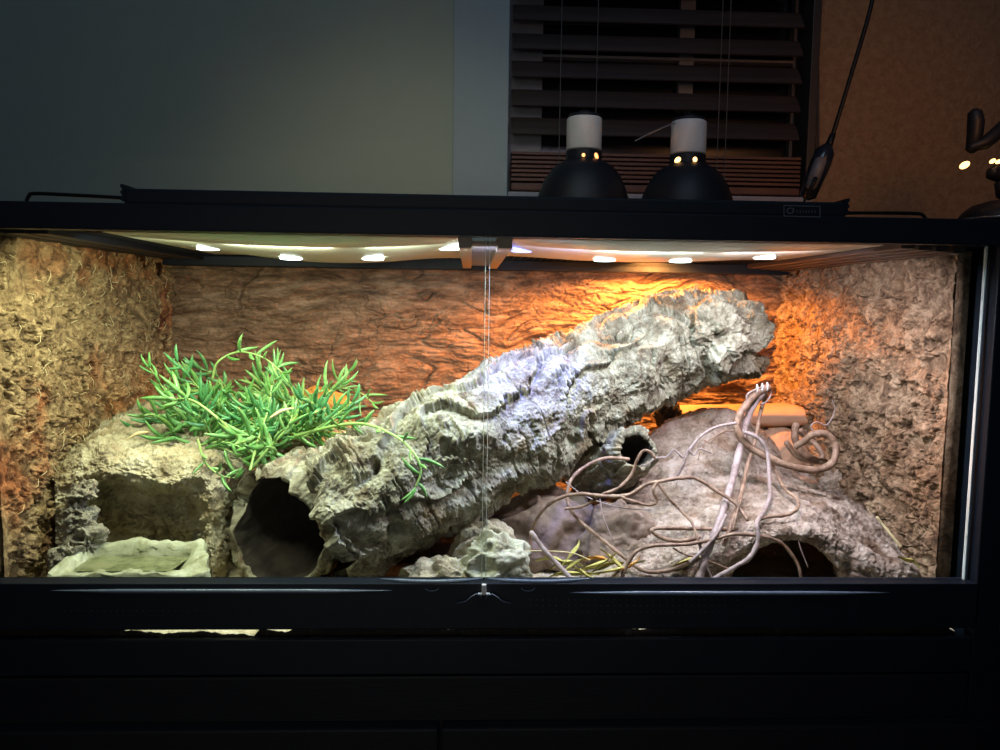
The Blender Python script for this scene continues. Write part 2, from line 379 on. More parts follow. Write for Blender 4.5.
# venetian blind
xb0, xb1 = at(512, 80, YW+0.02)[0], at(800, 80, YW+0.02)[0]
blind = thing('window_blind', ((xb0+xb1)/2, YW+0.02, at(650, 190, YW+0.02)[2]), 'dark brown slatted blind half lowered over the night window behind the terrarium', 'blind')
tilt = math.radians(52)
for k, py in enumerate([-49, -21, 7.5, 36, 63.5, 92, 120]):
    c0 = at(655, py+9, YW+0.025); c = np.array([(xb0+xb1)/2, YW+0.025, c0[2]]); hw = (xb1-xb0)/2
    mb = MB(); dv = np.array([0, math.cos(tilt), math.sin(tilt)])*-1
    dy_, dz_ = 0.026*math.cos(tilt), 0.026*math.sin(tilt)
    th = 0.0016; n = np.array([0, math.sin(tilt), -math.cos(tilt)])*th
    # slightly bowed cross-section
    V = []; F = []; K = 7
    for s_ in (-1, 1):
        for xx in (-hw, hw):
            for q in range(K):
                t = q/(K-1)*2-1; bow = 0.003*(1-t*t)
                p = c+np.array([xx, 0, 0])+t*np.array([0, dy_, dz_])*1.0+n*(s_+bow/th*-1)
                V.append(p)
    for q in range(K-1):
        F += [(q, q+1, K+q+1, K+q), (2*K+q, 3*K+q, 3*K+q+1, 2*K+q+1), (q, 2*K+q, 2*K+q+1, q+1), (K+q, K+q+1, 3*K+q+1, 3*K+q)]
    F += [(0, K, 3*K, 2*K), (K-1, 3*K-1, 4*K-1, 2*K-1)]
    mb.add(V, F); mb.build('slat', M_slat, blind, smooth=False)
for k in range(7):   # slats gathered on the bottom rail
    z0 = at(655, 158+k*4.3, YW+0.02)[2]
    MB().box((xb0, YW-0.006, z0-0.0032), (xb1, YW+0.044, z0+0.0028), 0.001).build('slat', M_slatred, blind, label='reddish slat resting in the gathered stack')
z0 = at(655, 190, YW+0.02)[2]
MB().box((xb0, YW-0.006, z0-0.010), (xb1, YW+0.044, z0+0.006), 0.003).build('bottom_rail', M_slatred, blind)
for px in (560, 596, 719, 727):
    p = at(px, 100, YW-0.008)
    MB().tube([(p[0], YW-0.010, at(px, 188, YW)[2]), (p[0], YW-0.010, 1.0)], 0.0009, 6).build('cord', M_cord, blind)
pw = [at(818, y, YW-0.015) for y in (-20, 60, 100, 150)]
MB().tube(pw, 0.003, 8).build('tilt_wand', M_lidbar, blind)

# ================================================================== STAND
ZS = -0.0735
cab = thing('cabinet_stand', (0, 0.25, -0.75), 'black cabinet stand under the terrarium', 'cabinet')
MB().box((-0.75, -0.012, -0.75), (0.615, 0.63, -0.115), 0.003).build('body', M_cabinet, cab)
MB().box((-0.745, -0.032, -0.74), (-0.052, -0.0125, -0.17), 0.003).build('door', M_cabinet, cab)
MB().box((-0.048, -0.032, -0.74), (0.610, -0.0125, -0.17), 0.003).build('door', M_cabinet, cab)

# ================================================================== TERRARIUM
T = thing('terrarium', (0, 0.28, -0.11), 'wide black framed glass terrarium with two sliding front doors', 'terrarium')
WG = 0.59
mb = MB()
mb.box((-0.63, -0.016, -0.056), (WG+0.012, -0.006, -0.001), 0.002)
mb.box((-0.63, -0.016, -0.004), (WG+0.012, 0.0072, 0.0), 0.001)
mb.build('sill', M_black, T)
MB().box((-0.63, -0.014, -0.112), (WG+0.012, -0.006, -0.0690), 0.001).build('lower_panel', M_black, T)
MB().box((-0.63, -0.0055, -0.112), (WG+0.008, -0.0005, -0.004)).build('window_strip', M_glass, T)
MB().box((-0.63, -0.004, -0.114), (WG+0.01, 0.63, -0.110)).build('base', M_black, T)
# door tracks with shallow lips, their shine put into a pale colour
def lip(px0, px1, py, bulge):
    mbx = MB(); pts = []
    a = at(px0, py, -0.018); b = at(px1, py, -0.018)
    for i in range(41):
        t = i/40; e = min(1, 6*t, 6*(1-t)); x = a[0]*(1-t)+b[0]*t; z = a[2]*(1-t)+b[2]*t
        pts.append((x, -0.0165-0.002*e, z+bulge*math.sin(math.pi*t)))
    mbx.tube(pts, [0.0004+0.0022*min(1, 5*t, 5*(1-t)) for t in np.linspace(0, 1, 41)], 8)
    return mbx
lip(50, 392, 591, 0).build('finger_pull', M_rail, T, smooth=True)
lip(570, 890, 593, 0).build('finger_pull', M_rail, T, smooth=True)
lip(380, 483, 579, -0.003).build('track_lip', M_rail, T, smooth=True)
lip(487, 590, 579, -0.003).build('track_lip', M_rail, T, smooth=True)
for px in (432, 528):
    c = at(px, 591, -0.018)
    MB().tube([c+np.array([0.008*math.cos(a), 0, 0.004+0.004*math.sin(a)*-1]) for a in np.linspace(0.2, math.pi-0.2, 9)], 0.0006, 6).build('screw_mark', M_rail, T, smooth=True)
for s_ in (-1, 1):
    c = at(484+s_*8, 599, -0.020)
    MB().tube([c+np.array([-0.008*s_, 0, 0.0]), c+np.array([-0.005*s_, -0.004, 0.006]), c+np.array([0.0*s_, -0.005, 0.008]), c+np.array([0.006*s_, -0.004, 0.004]), c+np.array([0.012*s_, -0.002, -0.002]), c+np.array([0.022*s_, 0, -0.005])], 0.0007, 6).build('lock_arm', M_rail, T, smooth=True)
c = at(484, 588, -0.02)
MB().box(c-np.array([0.0026, 0.004, 0.006]), c+np.array([0.0026, 0.002, 0.005]), 0.001).box(c+np.array([-0.007, -0.003, -0.0075]), c+np.array([0.007, 0.002, -0.006]), 0.0004).build('door_lock', M_ceram, T)
# ventilation perforation
mb = MB()
for px0, px1, rows in ((65, 205, (611,)), (530, 740, (600, 606, 612))):
    for py in rows:
        for px in np.arange(px0, px1, 6.5):
            q = at(px, py, -0.0165); mb.lathe(q, [(0.0006, 0), (0.0009, -0.0004), (0.0009, 0.0004), (0.0001, 0.0005)], 6, (0, -1, 0))
o = mb.build('vent_perforation', mat('vent_dots', [(0.035, 0.04, 0.05)], 20, 0.4), T); o['kind'] = 'stuff'
# top frame
mb = MB()
mb.box((-0.605, -0.016, H), (0.606, 0.002, H+0.030), 0.002)
mb.build('top_frame_front', M_black, T)
mb = MB().box((-0.60, 0.575, H-0.006), (0.60, 0.605, H+0.028), 0.002).box((-0.60, 0.002, H-0.001), (-0.575, 0.58, H+0.028), 0.002).box((0.575, 0.002, H-0.001), (0.60, 0.58, H+0.028), 0.002)
mb.build('top_frame', M_black, T)
# rails around the lid opening, seen from below
MB().box((-0.575, 0.528, H-0.014), (0.575, 0.575, H+0.004), 0.002).build('rear_rail', M_black, T)
mb = MB()
for k in range(4): mb.box((0.49+k*0.021, 0.004, H-0.004-0.0015*k), (0.506+k*0.021, 0.52, H+0.004), 0.001)
mb.build('side_rail', M_lidbar, T, label='ribbed brown lid rail on the right')
mb = MB()
for k in range(3): mb.box((-0.575+k*0.027, 0.004, H-0.004), (-0.553+k*0.027, 0.52, H+0.004), 0.001)
mb.build('side_rail', M_black, T)
mb = MB()
mb.box((-0.0335, 0.0, H-0.012), (-0.018, 0.52, H+0.004), 0.001); mb.box((0.012, 0.0, H-0.012), (0.0285, 0.52, H+0.004), 0.001)
for k in range(26): mb.box((-0.018, 0.01+k*0.02, H-0.007), (0.012, 0.014+k*0.02, H-0.003))
mb.build('center_brace', M_brace, T)
for s_ in (-1, 1):   # wire mesh of the lid
    mb = MB(); x0, x1 = (-0.50, -0.033) if s_ < 0 else (0.03, 0.50)
    for x in np.arange(x0, x1, 0.0125): mb.box((x, 0.0, H+0.004), (x+0.0008, 0.52, H+0.0048))
    for y in np.arange(0.0, 0.52, 0.0125): mb.box((x0, y, H+0.0048), (x1, y+0.0008, H+0.0056))
    mb.build('lid_mesh', M_wire, T)
# glass
MB().box((-WG, 0.0035, 0.0), (0.004, 0.0065, H)).build('glass_door', M_glass, T)
MB().box((-0.004, -0.0015, 0.0), (WG, 0.0015, H)).build('glass_door', M_glass, T)
for x in (-0.0022, 0.0026):
    MB().box((x-0.0003, -0.0018, 0.0), (x+0.0003, 0.0066, H)).build('door_edge', M_seam, T)
MB().box((WG, -0.002, -0.002), (WG+0.0014, 0.003, H), 0.0004).build('side_glass_edge', mat('lit_glass_edge', [(0.55, 0.66, 0.62), (0.72, 0.8, 0.76)], 14, 0.12, spec=0.9), T)
MB().box((WG+0.0015, 0.004, -0.11), (WG+0.0055, 0.60, H)).build('side_panel', M_sideglass, T)
MB().box((-WG-0.0055, 0.004, -0.11), (-WG-0.0015, 0.60, H)).build('side_panel', M_sideglass, T)
MB().box((-WG, 0.598, -0.11), (WG, 0.602, H)).build('back_panel', M_black, T)

# ------------------------------------------------------------------ light hood on the lid
pa, pb = at(125, 195, -0.004), at(845, 210, -0.004)
zt = (at(125, 187, -0.004)[2]+at(845, 204, -0.004)[2])/2
hood = thing('light_hood', ((pa[0]+pb[0])/2, 0.06, H+0.030), 'long low black light hood lying on the front of the terrarium lid', 'light hood')
MB().box((pa[0], -0.008, H+0.0302), (pb[0], 0.115, zt), 0.003).build('housing', M_black, hood)
for s_ in (-1, 1):
    mb = MB(); xe = pb[0] if s_ > 0 else pa[0]
    mb.box((xe-0.001*s_, -0.0065, H+0.033), (xe+0.0025*s_, 0.11, H+0.051))
    for k in range(3): mb.box((xe+0.0005*s_, -0.006, H+0.034+k*0.007), (xe+0.0045*s_, 0.11, H+0.038+k*0.007), 0.0008)
    mb.build('end_cap', M_black, hood)
def wire(pts, name='wire_leg'):
    MB().tube(spline(pts, 6), 0.0021, 8).build(name, M_wire, hood, smooth=True)
wire([at(126, 198, 0.0), at(80, 195.5, 0.0), at(36, 193.5, 0.0), at(29, 196, 0.0), at(26, 204, 0.0), at(26, 212, 0.0)])
wire([at(844, 213, 0.0), at(880, 213, 0.0), at(915, 213.5, 0.0), at(923, 215.5, 0.0), at(927, 222, 0.0), at(928, 230, 0.0)])
# badge with a swirl mark and small worn lettering
def bpt(px, py): return at(px, py, -0.0188)
bd = MB(); q = [bpt(784, 205.5), bpt(820, 206.5), bpt(820, 217), bpt(784, 216)]
for i in range(4): bd.tube([q[i], q[(i+1) % 4]], 0.0004, 4)
sw = [bpt(790.5+4.2*math.cos(a)*(1-0.05*a), 211-3.2*math.sin(a)*(1-0.05*a)) for a in np.linspace(0.5, 6.8, 20)]
bd.tube(sw, 0.0005, 5)
for i, (px, h) in enumerate([(797, 2), (800, 2.6), (803, 2.2), (806, 2.6), (809, 2.4), (812, 2.6), (815, 2.2)]):
    bd.tube([bpt(px, 211.5-h*0.5), bpt(px+0.3*(i % 2), 211.5+h*0.6)], 0.00035, 4)
bd.build('badge', M_badge, hood, label='small outlined badge with a swirl mark')

# ------------------------------------------------------------------ sagging milky sheets with the lamp spots
def sheet_z(px, y, side):
    """sag of the sheet below the lid; side -1 left, 1 right; world x"""
    x = px
    if side < 0:
        t = (x+0.44)/(0.405); s_ = math.sin(math.pi*np.clip(t, 0, 1)**1.25)
        a = 0.021
    else:
        t = (x-0.03)/(0.44); s_ = math.sin(math.pi*np.clip(t, 0, 1)**0.75); a = 0.015
    u = np.clip((y-0.004)/(0.40 if side < 0 else 0.321), 0, 1)
    return H-0.0005-a*s_*math.sin(math.pi*u**0.8)**0.7
for side, lab in ((-1, 'milky sagging plastic sheet under the left half of the lid'), (1, 'milky sagging plastic sheet under the right half of the lid')):
    x0, x1 = (-0.44, -0.035) if side < 0 else (0.030, 0.47)
    nu, nv = 60, 40; X = np.linspace(x0, x1, nu); ye = 0.404 if side < 0 else 0.325; Y = np.linspace(0.004, ye, nv)
    G = np.array([[(x, y, sheet_z(x, y, side)) for x in X] for y in Y])
    V = np.vstack([G.reshape(-1, 3), (G+np.array([0, 0, 0.0012])).reshape(-1, 3)])
    F = grid_faces(nu, nv); F = np.vstack([F, F[:, ::-1]+nu*nv])
    sh = thing('diffuser_sheet', ((x0+x1)/2, 0.2, H-0.02), lab, 'sheet')
    mesh_obj('sheet', V, F, M_sheet, sh)
    for px, colr, p in SPOTS:
        q = at(px, 240, 0.13)
        if (q[0] < 0) != (side < 0): continue
        z = sheet_z(q[0], 0.13, side)
        blue = 500 < px < 560
        MB().lathe((q[0], 0.13, z-0.002), [(0.0001, -0.0008), (0.011, -0.0006), (0.014, 0.0), (0.0145, 0.002)], 24).build('lamp_spot', M_ledb if blue else M_led, sh, smooth=True)
        light('AREA', 'lamp_spot_light', (q[0], 0.13, z-0.0025), p, colr, target=(q[0], 0.131, 0), size=(0.026, 0.016))

# ================================================================== BARK PANELS
def panel(name, fn, nu, nv, hfun, mat_, label, solid):
    """fn(u,v)->point arrays, hfun(P)->height along normal dir"""
    u = np.linspace(0, 1, nu); v = np.linspace(0, 1, nv); U, Vv = np.meshgrid(u, v)
    P, nrm = fn(U, Vv); G = P+hfun(P)[..., None]*nrm
    Vt = G.reshape(-1, 3); F = grid_faces(nu, nv)
    b = MB().box(*solid)
    Vall = np.vstack([Vt, np.array(b.v)]); Fall = np.vstack([F, np.array(b.f)+len(Vt)])
    o = mesh_obj(name, Vall, Fall, mat_, smooth=True)
    return tag(o, label, 'background panel')
def h_back(P):
    wz = 0.9*fbm(P*np.array([5, 5, 9.0]), 3)[..., None]*np.array([0.25, 0, 1.0])
    Q = P*np.array([7, 7, 40.0])+wz
    n1 = fbm(Q, 4, 0.6)
    a = terrace(n1*3.2)/3.2
    cr = perlin(P*np.array([9, 9, 34.0])+wz*1.5+5)
    crack = -sstep(0.07, 0.0, np.abs(cr))*sstep(-0.05, 0.2, perlin(P*np.array([10, 1, 16])+3))
    cr2 = perlin(P*np.array([34, 9, 60.0])+wz*3+15)
    crack2 = -sstep(0.08, 0.0, np.abs(cr2))*sstep(0.0, 0.3, perlin(P*np.array([12, 1, 12])+23))
    return 0.0085*a+0.008*crack+0.004*crack2+0.0016*fbm(P*np.array([70, 50, 150]), 3, 0.7)
def f_back(U, V):
    return np.stack([-0.58+1.16*U, np.full_like(U, YB), -0.09+(H+0.09-0.002)*V], -1), np.array([0, -1.0, 0])
panel('bark_back_panel', f_back, 760, 330, h_back, M_back, 'brown bark panel with horizontal cracks covering the rear of the terrarium', ((-0.585, YB+0.016, -0.105), (0.585, 0.595, H-0.004)))
def chunk(P, aniso, amp):
    Wp = P+0.012*np.stack([fbm(P*34, 3), fbm(P*34+7, 3), fbm(P*34+13, 3)], -1)
    t1 = fbm(Wp*aniso*0.55, 3, 0.6); a = terrace(t1*3.5)/3.5
    d1, d2, idv = worley(Wp*aniso*0.9)
    crk = -sstep(0.06, 0.0, np.abs(perlin(Wp*aniso*0.5+3)))*sstep(-0.1, 0.15, perlin(P*22+31))
    crk2 = -sstep(0.10, 0.0, d2-d1)*sstep(-0.1, 0.25, perlin(P*30+11))
    edge = sstep(0.0, 0.02, P[..., 1]-0.022)
    return amp*(1.35*a+0.22*idv+0.26*fbm(P*120, 3, 0.7)+1.9*crk+1.0*crk2)*(0.15+0.85*edge)
def h_left(P): return chunk(P, np.array([42, 34, 46.0]), 0.0085)
def f_left(U, V):
    y = 0.018+(0.56-0.018)*U
    return np.stack([-XB-0.004+0*U, y, -0.09+(H+0.09-0.003)*V], -1), np.array([1.0, 0, 0])
panel('bark_side_panel', f_left, 640, 540, h_left, M_left, 'rough tan bark panel on the left side of the terrarium', ((-WG, 0.018, -0.105), (-XB-0.008, 0.575, H-0.004)))
def h_right(P):
    return chunk(P, np.array([36, 26, 52.0]), 0.0080)+0.004*sstep(0.0, 0.02, P[..., 1]-0.022)*ridged(P*np.array([10, 9, 32.0])+fbm(P*7, 2)[..., None], 3)
def f_right(U, V):
    y = 0.56-(0.56-0.024)*U
    return np.stack([XB+0.002+0*U, y, -0.09+(H+0.09-0.003)*V], -1), np.array([-1.0, 0, 0])
panel('bark_side_panel', f_right, 640, 540, h_right, M_right, 'rough buff bark panel on the right side of the terrarium', ((XB+0.004, 0.024, -0.105), (WG-0.001, 0.575, H-0.004)))
def fibres(parent, xs, n, mat_, seed, nx):
    r2 = random.Random(seed); mb = MB()
    for k in range(n):
        y, z = r2.uniform(0.04, 0.54), r2.uniform(-0.02, 0.39); L_ = r2.uniform(0.006, 0.022); a = r2.uniform(0, 3.14)
        d = np.array([0, math.cos(a), math.sin(a)])*L_; b_ = np.array([nx*r2.uniform(0.001, 0.005), r2.uniform(-.1, .1)*L_, r2.uniform(-.2, .2)*L_])
        p = np.array([xs+nx*r2.uniform(0.003, 0.008), y, z])
        mb.tube([p, p+d*0.5+b_, p+d], 0.00042, 4)
    o = mb.build('fibre', mat_, parent, smooth=True, label='loose pale fibre'); o['kind'] = 'stuff'
fibres(bpy.data.objects['bark_side_panel'], -XB-0.004, 170, M_straw, 3, 1)
# patch of rust-coloured coir on the left panel where it meets the back

# ================================================================== SAND
nu, nv = 900, 160
X = np.linspace(-0.586, 0.586, nu); t = np.linspace(0, 1, nv)
prof = [(100, -3), (130, 5), (170, 8), (205, 6), (230, 9), (255, 10), (262, 3), (285, 7), (300, 3), (340, 2), (352, -3), (393, -3), (400, 2), (425, 4), (440, -1), (448, 5), (456, 3), (462, -3), (473, 2), (486, 1), (490, -4), (612, -4), (618, 3), (640, 5), (665, 0), (670, -4), (942, -4), (948, 5), (954, 8), (958, -4)]
pxs = np.array([at(p, 632, 0.004)[0] for p, _ in prof]); pvs = np.array([v for _, v in prof], float)
th = np.interp(X, pxs, pvs, left=-4, right=-4)
Y = 0.002+0.555*t**1.6
XX, YY = np.meshgrid(X, Y)
zf = -0.0580-0.00120*th
ZZ = zf[None, :]+(YY/0.06).clip(0, 1)*0.0
ZZ = zf[None, :]*(1-sstep(0.01, 0.09, YY))+sstep(0.01, 0.09, YY)*(-0.048)
P = np.stack([XX, YY, ZZ], -1)
ZZ = ZZ+0.0016*fbm(P*120, 3)+0.006*sstep(0.05, 0.2, YY)*fbm(P*14, 3)
P = np.stack([XX, YY, ZZ], -1)
Vt = P.reshape(-1, 3); F = grid_faces(nu, nv)
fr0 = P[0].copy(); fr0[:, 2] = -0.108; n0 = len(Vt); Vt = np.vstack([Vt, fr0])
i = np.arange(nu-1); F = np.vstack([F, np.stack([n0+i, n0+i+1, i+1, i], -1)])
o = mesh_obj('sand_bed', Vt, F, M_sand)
o.data.materials.append(mat('shaded_sand_front', [(0.012, 0.009, 0.006), (0.03, 0.023, 0.015)], 60, 0.9))  # shade put into the colour of the bed's front face
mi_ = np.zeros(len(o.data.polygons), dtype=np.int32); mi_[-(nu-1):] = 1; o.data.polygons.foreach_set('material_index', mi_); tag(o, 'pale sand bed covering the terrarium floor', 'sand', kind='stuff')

# ================================================================== CORK LOGS
def cork_h(A, th_, R, seed, amp=1.0):
    """A: metres along the log, th_: angle, R: radius -> height. Overlapping plates with feathered lower edges."""
    c, s = np.cos(th_), np.sin(th_); Q = np.stack([A, c*R, s*R], -1)
    wlow = fbm(Q*np.array([9, 13, 13])+seed, 2)
    fring = perlin(np.stack([A*260, c*2, s*2], -1)+seed)*0.16+perlin(np.stack([A*520, c*3, s*3], -1)+seed+5)*0.10
    S = th_*(7/(2*math.pi))+1.25*wlow+A*3.0+0.10*perlin(Q*70+seed)
    ids = np.floor(S); fr_ = S-ids
    gate = sstep(-0.25, 0.2, perlin(Q*np.array([14, 14, 14])+seed+40))
    thr = 0.80+fring*gate
    plate = np.where(fr_ < thr, (fr_/0.80), np.maximum(0, (fr_/0.80)*(1-(fr_-thr)/0.10)))
    seg = A*10+perlin(np.stack([A*18, ids*3.7, 0*A], -1)+seed)*1.6+ids*0.37+0.08*perlin(Q*90)
    sg = seg-np.floor(seg); br = sstep(0.0, 0.05, sg)*sstep(1.0, 0.90, sg)
    d1, d2, idv = worley(Q*np.array([30, 40, 40])+seed)
    tr = terrace(fbm(Q*np.array([40, 46, 46])+seed+9, 3, 0.6)*3)/3
    h = 0.0165*plate*(0.45+0.55*br)*(0.9+0.35*perlin(Q*20+3))+0.015*wlow+0.0036*tr+0.0022*fbm(Q*130, 3, 0.75)
    stri = perlin(np.stack([A*420, c*3, s*3], -1)+seed)
    h = h+0.0016*stri*sstep(0.35, 0.8, plate)*gate
    pit = sstep(0.50, 0.75, perlin(Q*30+seed+2))*0.014
    return amp*(h-pit)
def cork_log(name, path, radii, na, nt, wall, seed, amp, label, parent=None, end_in=(0.10, 0.10), squash=(1, 1), jag=0.02, gap=None, mat_=None):
    C = spline(path, 24); L = np.concatenate([[0], np.cumsum(np.linalg.norm(np.diff(C, axis=0), axis=1))]); LT = L[-1]
    def cen(a):
        return np.stack([np.interp(a, L, C[:, k]) for k in range(3)], -1)+np.clip(a, None, 0)[:, None]*0
    Tn, Nn, Bn = frames(C)
    def fr_(a, Z): return np.stack([np.interp(a, L, Z[:, k]) for k in range(3)], -1)
    rad = lambda a: np.interp(a, np.linspace(0, LT, len(radii)), radii)
    a_out = np.linspace(0, LT, na); nin = max(6, na//9)
    a0 = np.linspace(end_in[0], 0, nin); a1 = np.linspace(LT, LT-end_in[1], nin)
    A = np.concatenate([a0, a_out, a1]); kind = np.concatenate([np.zeros(nin), np.ones(na), np.zeros(nin)])
    w_ = np.concatenate([np.full(nin, wall), np.zeros(na), np.full(nin, wall)])
    thv = np.linspace(0, 2*math.pi, nt, endpoint=False)
    AA, TH = np.meshgrid(A, thv, indexing='ij')
    Rr = rad(A)[:, None]*np.ones(nt)[None, :]
    hh = cork_h(AA, TH, Rr, seed, amp)
    inner = 0.0022*fbm(np.stack([AA*60, np.cos(TH)*4, np.sin(TH)*4], -1)+seed+3, 3)
    rr = np.where(kind[:, None] > 0.5, Rr+hh, Rr-w_[:, None]+inner)
    # close the far ends of the hollows
    k0 = np.concatenate([np.linspace(0, 1, nin)**0.4, np.ones(na), np.linspace(1, 0, nin)**0.4])
    rr = rr*np.maximum(k0, 0.02)[:, None]
    # rim rounding
    e = np.minimum(a_out, LT-a_out); rim = np.ones(len(A)); rim[nin:nin+na] = 1-0.10*np.exp(-(e/0.008)**2)
    rr = rr*rim[:, None]
    jg0 = jag*(fbm(np.stack([np.cos(thv)*1.6, np.sin(thv)*1.6, 0*thv], -1)+seed, 4)); jg1 = jag*(fbm(np.stack([np.cos(thv)*1.6, np.sin(thv)*1.6, 0*thv], -1)+seed+8, 4))
    if gap is not None:
        for (tc_, tw, dep) in gap:
            dd = np.abs((thv-tc_+math.pi) % (2*math.pi)-math.pi); jg0 = jg0+dep*np.exp(-(dd/tw)**4)
    Cc = fr_(A, C)[:, None, :]; TT = fr_(A, Tn); TT /= np.linalg.norm(TT, axis=1)[:, None]
    NN = fr_(A, Nn)[:, None, :]; BB = fr_(A, Bn)[:, None, :]
    sh0 = np.exp(-A/0.035)[:, None]*jg0[None, :]-np.exp(-(LT-A)/0.035)[:, None]*jg1[None, :]
    G = Cc+rr[..., None]*(np.cos(TH)[..., None]*NN*squash[0]+np.sin(TH)[..., None]*BB*squash[1])+TT[:, None, :]*sh0[..., None]
    F = grid_faces(nt, len(A), wrap_u=True)[:, ::-1]
    o = mesh_obj(name, G.reshape(-1, 3), F, mat_ or M_cork, parent)
    if mat_ is None:
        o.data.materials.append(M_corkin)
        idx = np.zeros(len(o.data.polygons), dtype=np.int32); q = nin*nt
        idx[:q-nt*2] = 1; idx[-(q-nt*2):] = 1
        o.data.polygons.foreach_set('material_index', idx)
    if label and parent is None: tag(o, label, 'cork log')
    return o

main = thing('cork_log', at(430, 560, 0.2), 'huge grey cork bark log leaning from the front left up to the upper right corner', 'cork log')
cork_log('log_body', [at(328, 526, 0.108), at(430, 466, 0.165), at(560, 398, 0.26), at(660, 350, 0.335), at(750, 332, 0.352)],
         [0.080, 0.086, 0.088, 0.086, 0.082, 0.078, 0.076, 0.072, 0.064], 900, 620, 0.014, 2.0, 1.0, None, main, (0.05, 0.03), (1.0, 1.0), 0.035)
cork_log('cork_tube', [at(276, 532, 0.10), at(306, 510, 0.18), at(370, 475, 0.29)], [0.086, 0.084, 0.078, 0.068], 320, 380, 0.010, 21.0, 0.55,
         'hollow cork bark tube with a dark open mouth left of the big log', None, (0.22, 0.03), (0.98, 0.90), 0.02, [(0.75, 0.30, -0.02), (5.3, 0.55, 0.06)])
cork_log('cork_tube', [at(637, 450, 0.165), at(622, 458, 0.23), at(585, 474, 0.31)], [0.029, 0.034, 0.040, 0.044], 220, 220, 0.007, 31.0, 0.5,
         'small hollow cork branch tucked under the big log, its open end facing the vines', None, (0.09, 0.03), (1, 1), 0.012)

# ================================================================== ROCKS
def rock_sheet(name, rows, nu, nv, mat_, hfun, label, cat='rock', thick=0.012, parent=None):
    G = loft(rows, nu, nv); n = normals(G)
    n = np.where((n[..., 1:2] > 0.0) & (np.abs(n[..., 2:3]) < 0.2), -n, n)
    if n[nv//2, nu//2, 2]+0.001 < 0 or n[nv//3, nu//2, 1] > 0.3: pass
    G2 = G+hfun(G)[..., None]*n
    Gb = G-thick*n
    V = np.vstack([G2.reshape(-1, 3), Gb.reshape(-1, 3)]); N0 = nu*nv
    F = grid_faces(nu, nv); Fb = F[:, ::-1]+N0
    side = []
    for k in range(nu-1): side.append((k, N0+k, N0+k+1, k+1)); side.append(((nv-1)*nu+k+1, N0+(nv-1)*nu+k+1, N0+(nv-1)*nu+k, (nv-1)*nu+k))
    for k in range(nv-1): side.append(((k+1)*nu, N0+(k+1)*nu, N0+k*nu, k*nu)); side.append((k*nu+nu-1, N0+k*nu+nu-1, N0+(k+1)*nu+nu-1, (k+1)*nu+nu-1))
    o = mesh_obj(name, V, np.vstack([F, Fb, np.array(side)]), mat_, parent)
    return tag(o, label, cat) if label else o
def rough_h(a, f, k=0.0):
    def fn(P):
        d1, d2, idv = worley(P*f*1.6)
        return a*(fbm(P*f, 5, 0.58)+0.6*idv*sstep(0, 0.2, d2-d1))-k*sstep(0.12, 0.0, np.abs(perlin(P*f*0.8+4)))
    return fn
def rough_h2(a, f, k=0.0):
    def fn(P):
        n = fbm(P*f, 4, 0.55)
        return a*(0.6*n+0.9*terrace(n*2.6)/2.6+0.35*fbm(P*f*4.5+5, 3, 0.7))-k*sstep(0.10, 0.0, np.abs(perlin(P*f*0.8+4)))*sstep(0, 0.2, perlin(P*f*0.5+9))
    return fn
HX = [548, 620, 665, 700, 733, 760, 790, 820, 846, 880, 912, 945]
def row(ys, y): return [(px, py, y if np.isscalar(y) else y[i]) for i, (px, py) in enumerate(zip(HX, ys))]
rock_sheet('rock_cave', [
    row([695, 640, 640, 640, 572, 548, 541, 552, 588, 635, 640, 640], 0.075),
    row([661, 604, 600, 592, 564, 544, 537, 547, 575, 592, 600, 610], 0.050),
    row([640, 582, 576, 563, 545, 533, 528, 533, 550, 564, 572, 590], 0.052),
    row([623, 562, 553, 540, 524, 515, 512, 517, 530, 546, 558, 575], 0.085),
    row([605, 540, 522, 508, 498, 495, 496, 501, 510, 526, 542, 560], 0.14),
    row([595, 512, 488, 474, 472, 478, 485, 491, 498, 510, 526, 540], 0.22),
    row([575, 478, 450, 435, 436, 455, 475, 488, 494, 505, 515, 525], 0.32),
    row([505, 455, 425, 412, 412, 430, 465, 485, 495, 505, 510, 515], 0.40),
    row([540, 520, 500, 490, 490, 500, 510, 520, 520, 530, 530, 530], 0.43)],
    620, 460, M_sandrock, rough_h2(0.0038, 26, 0.003), 'sand coloured rock hide with a dark arched cave mouth at the front right', 'rock hide', 0.010)
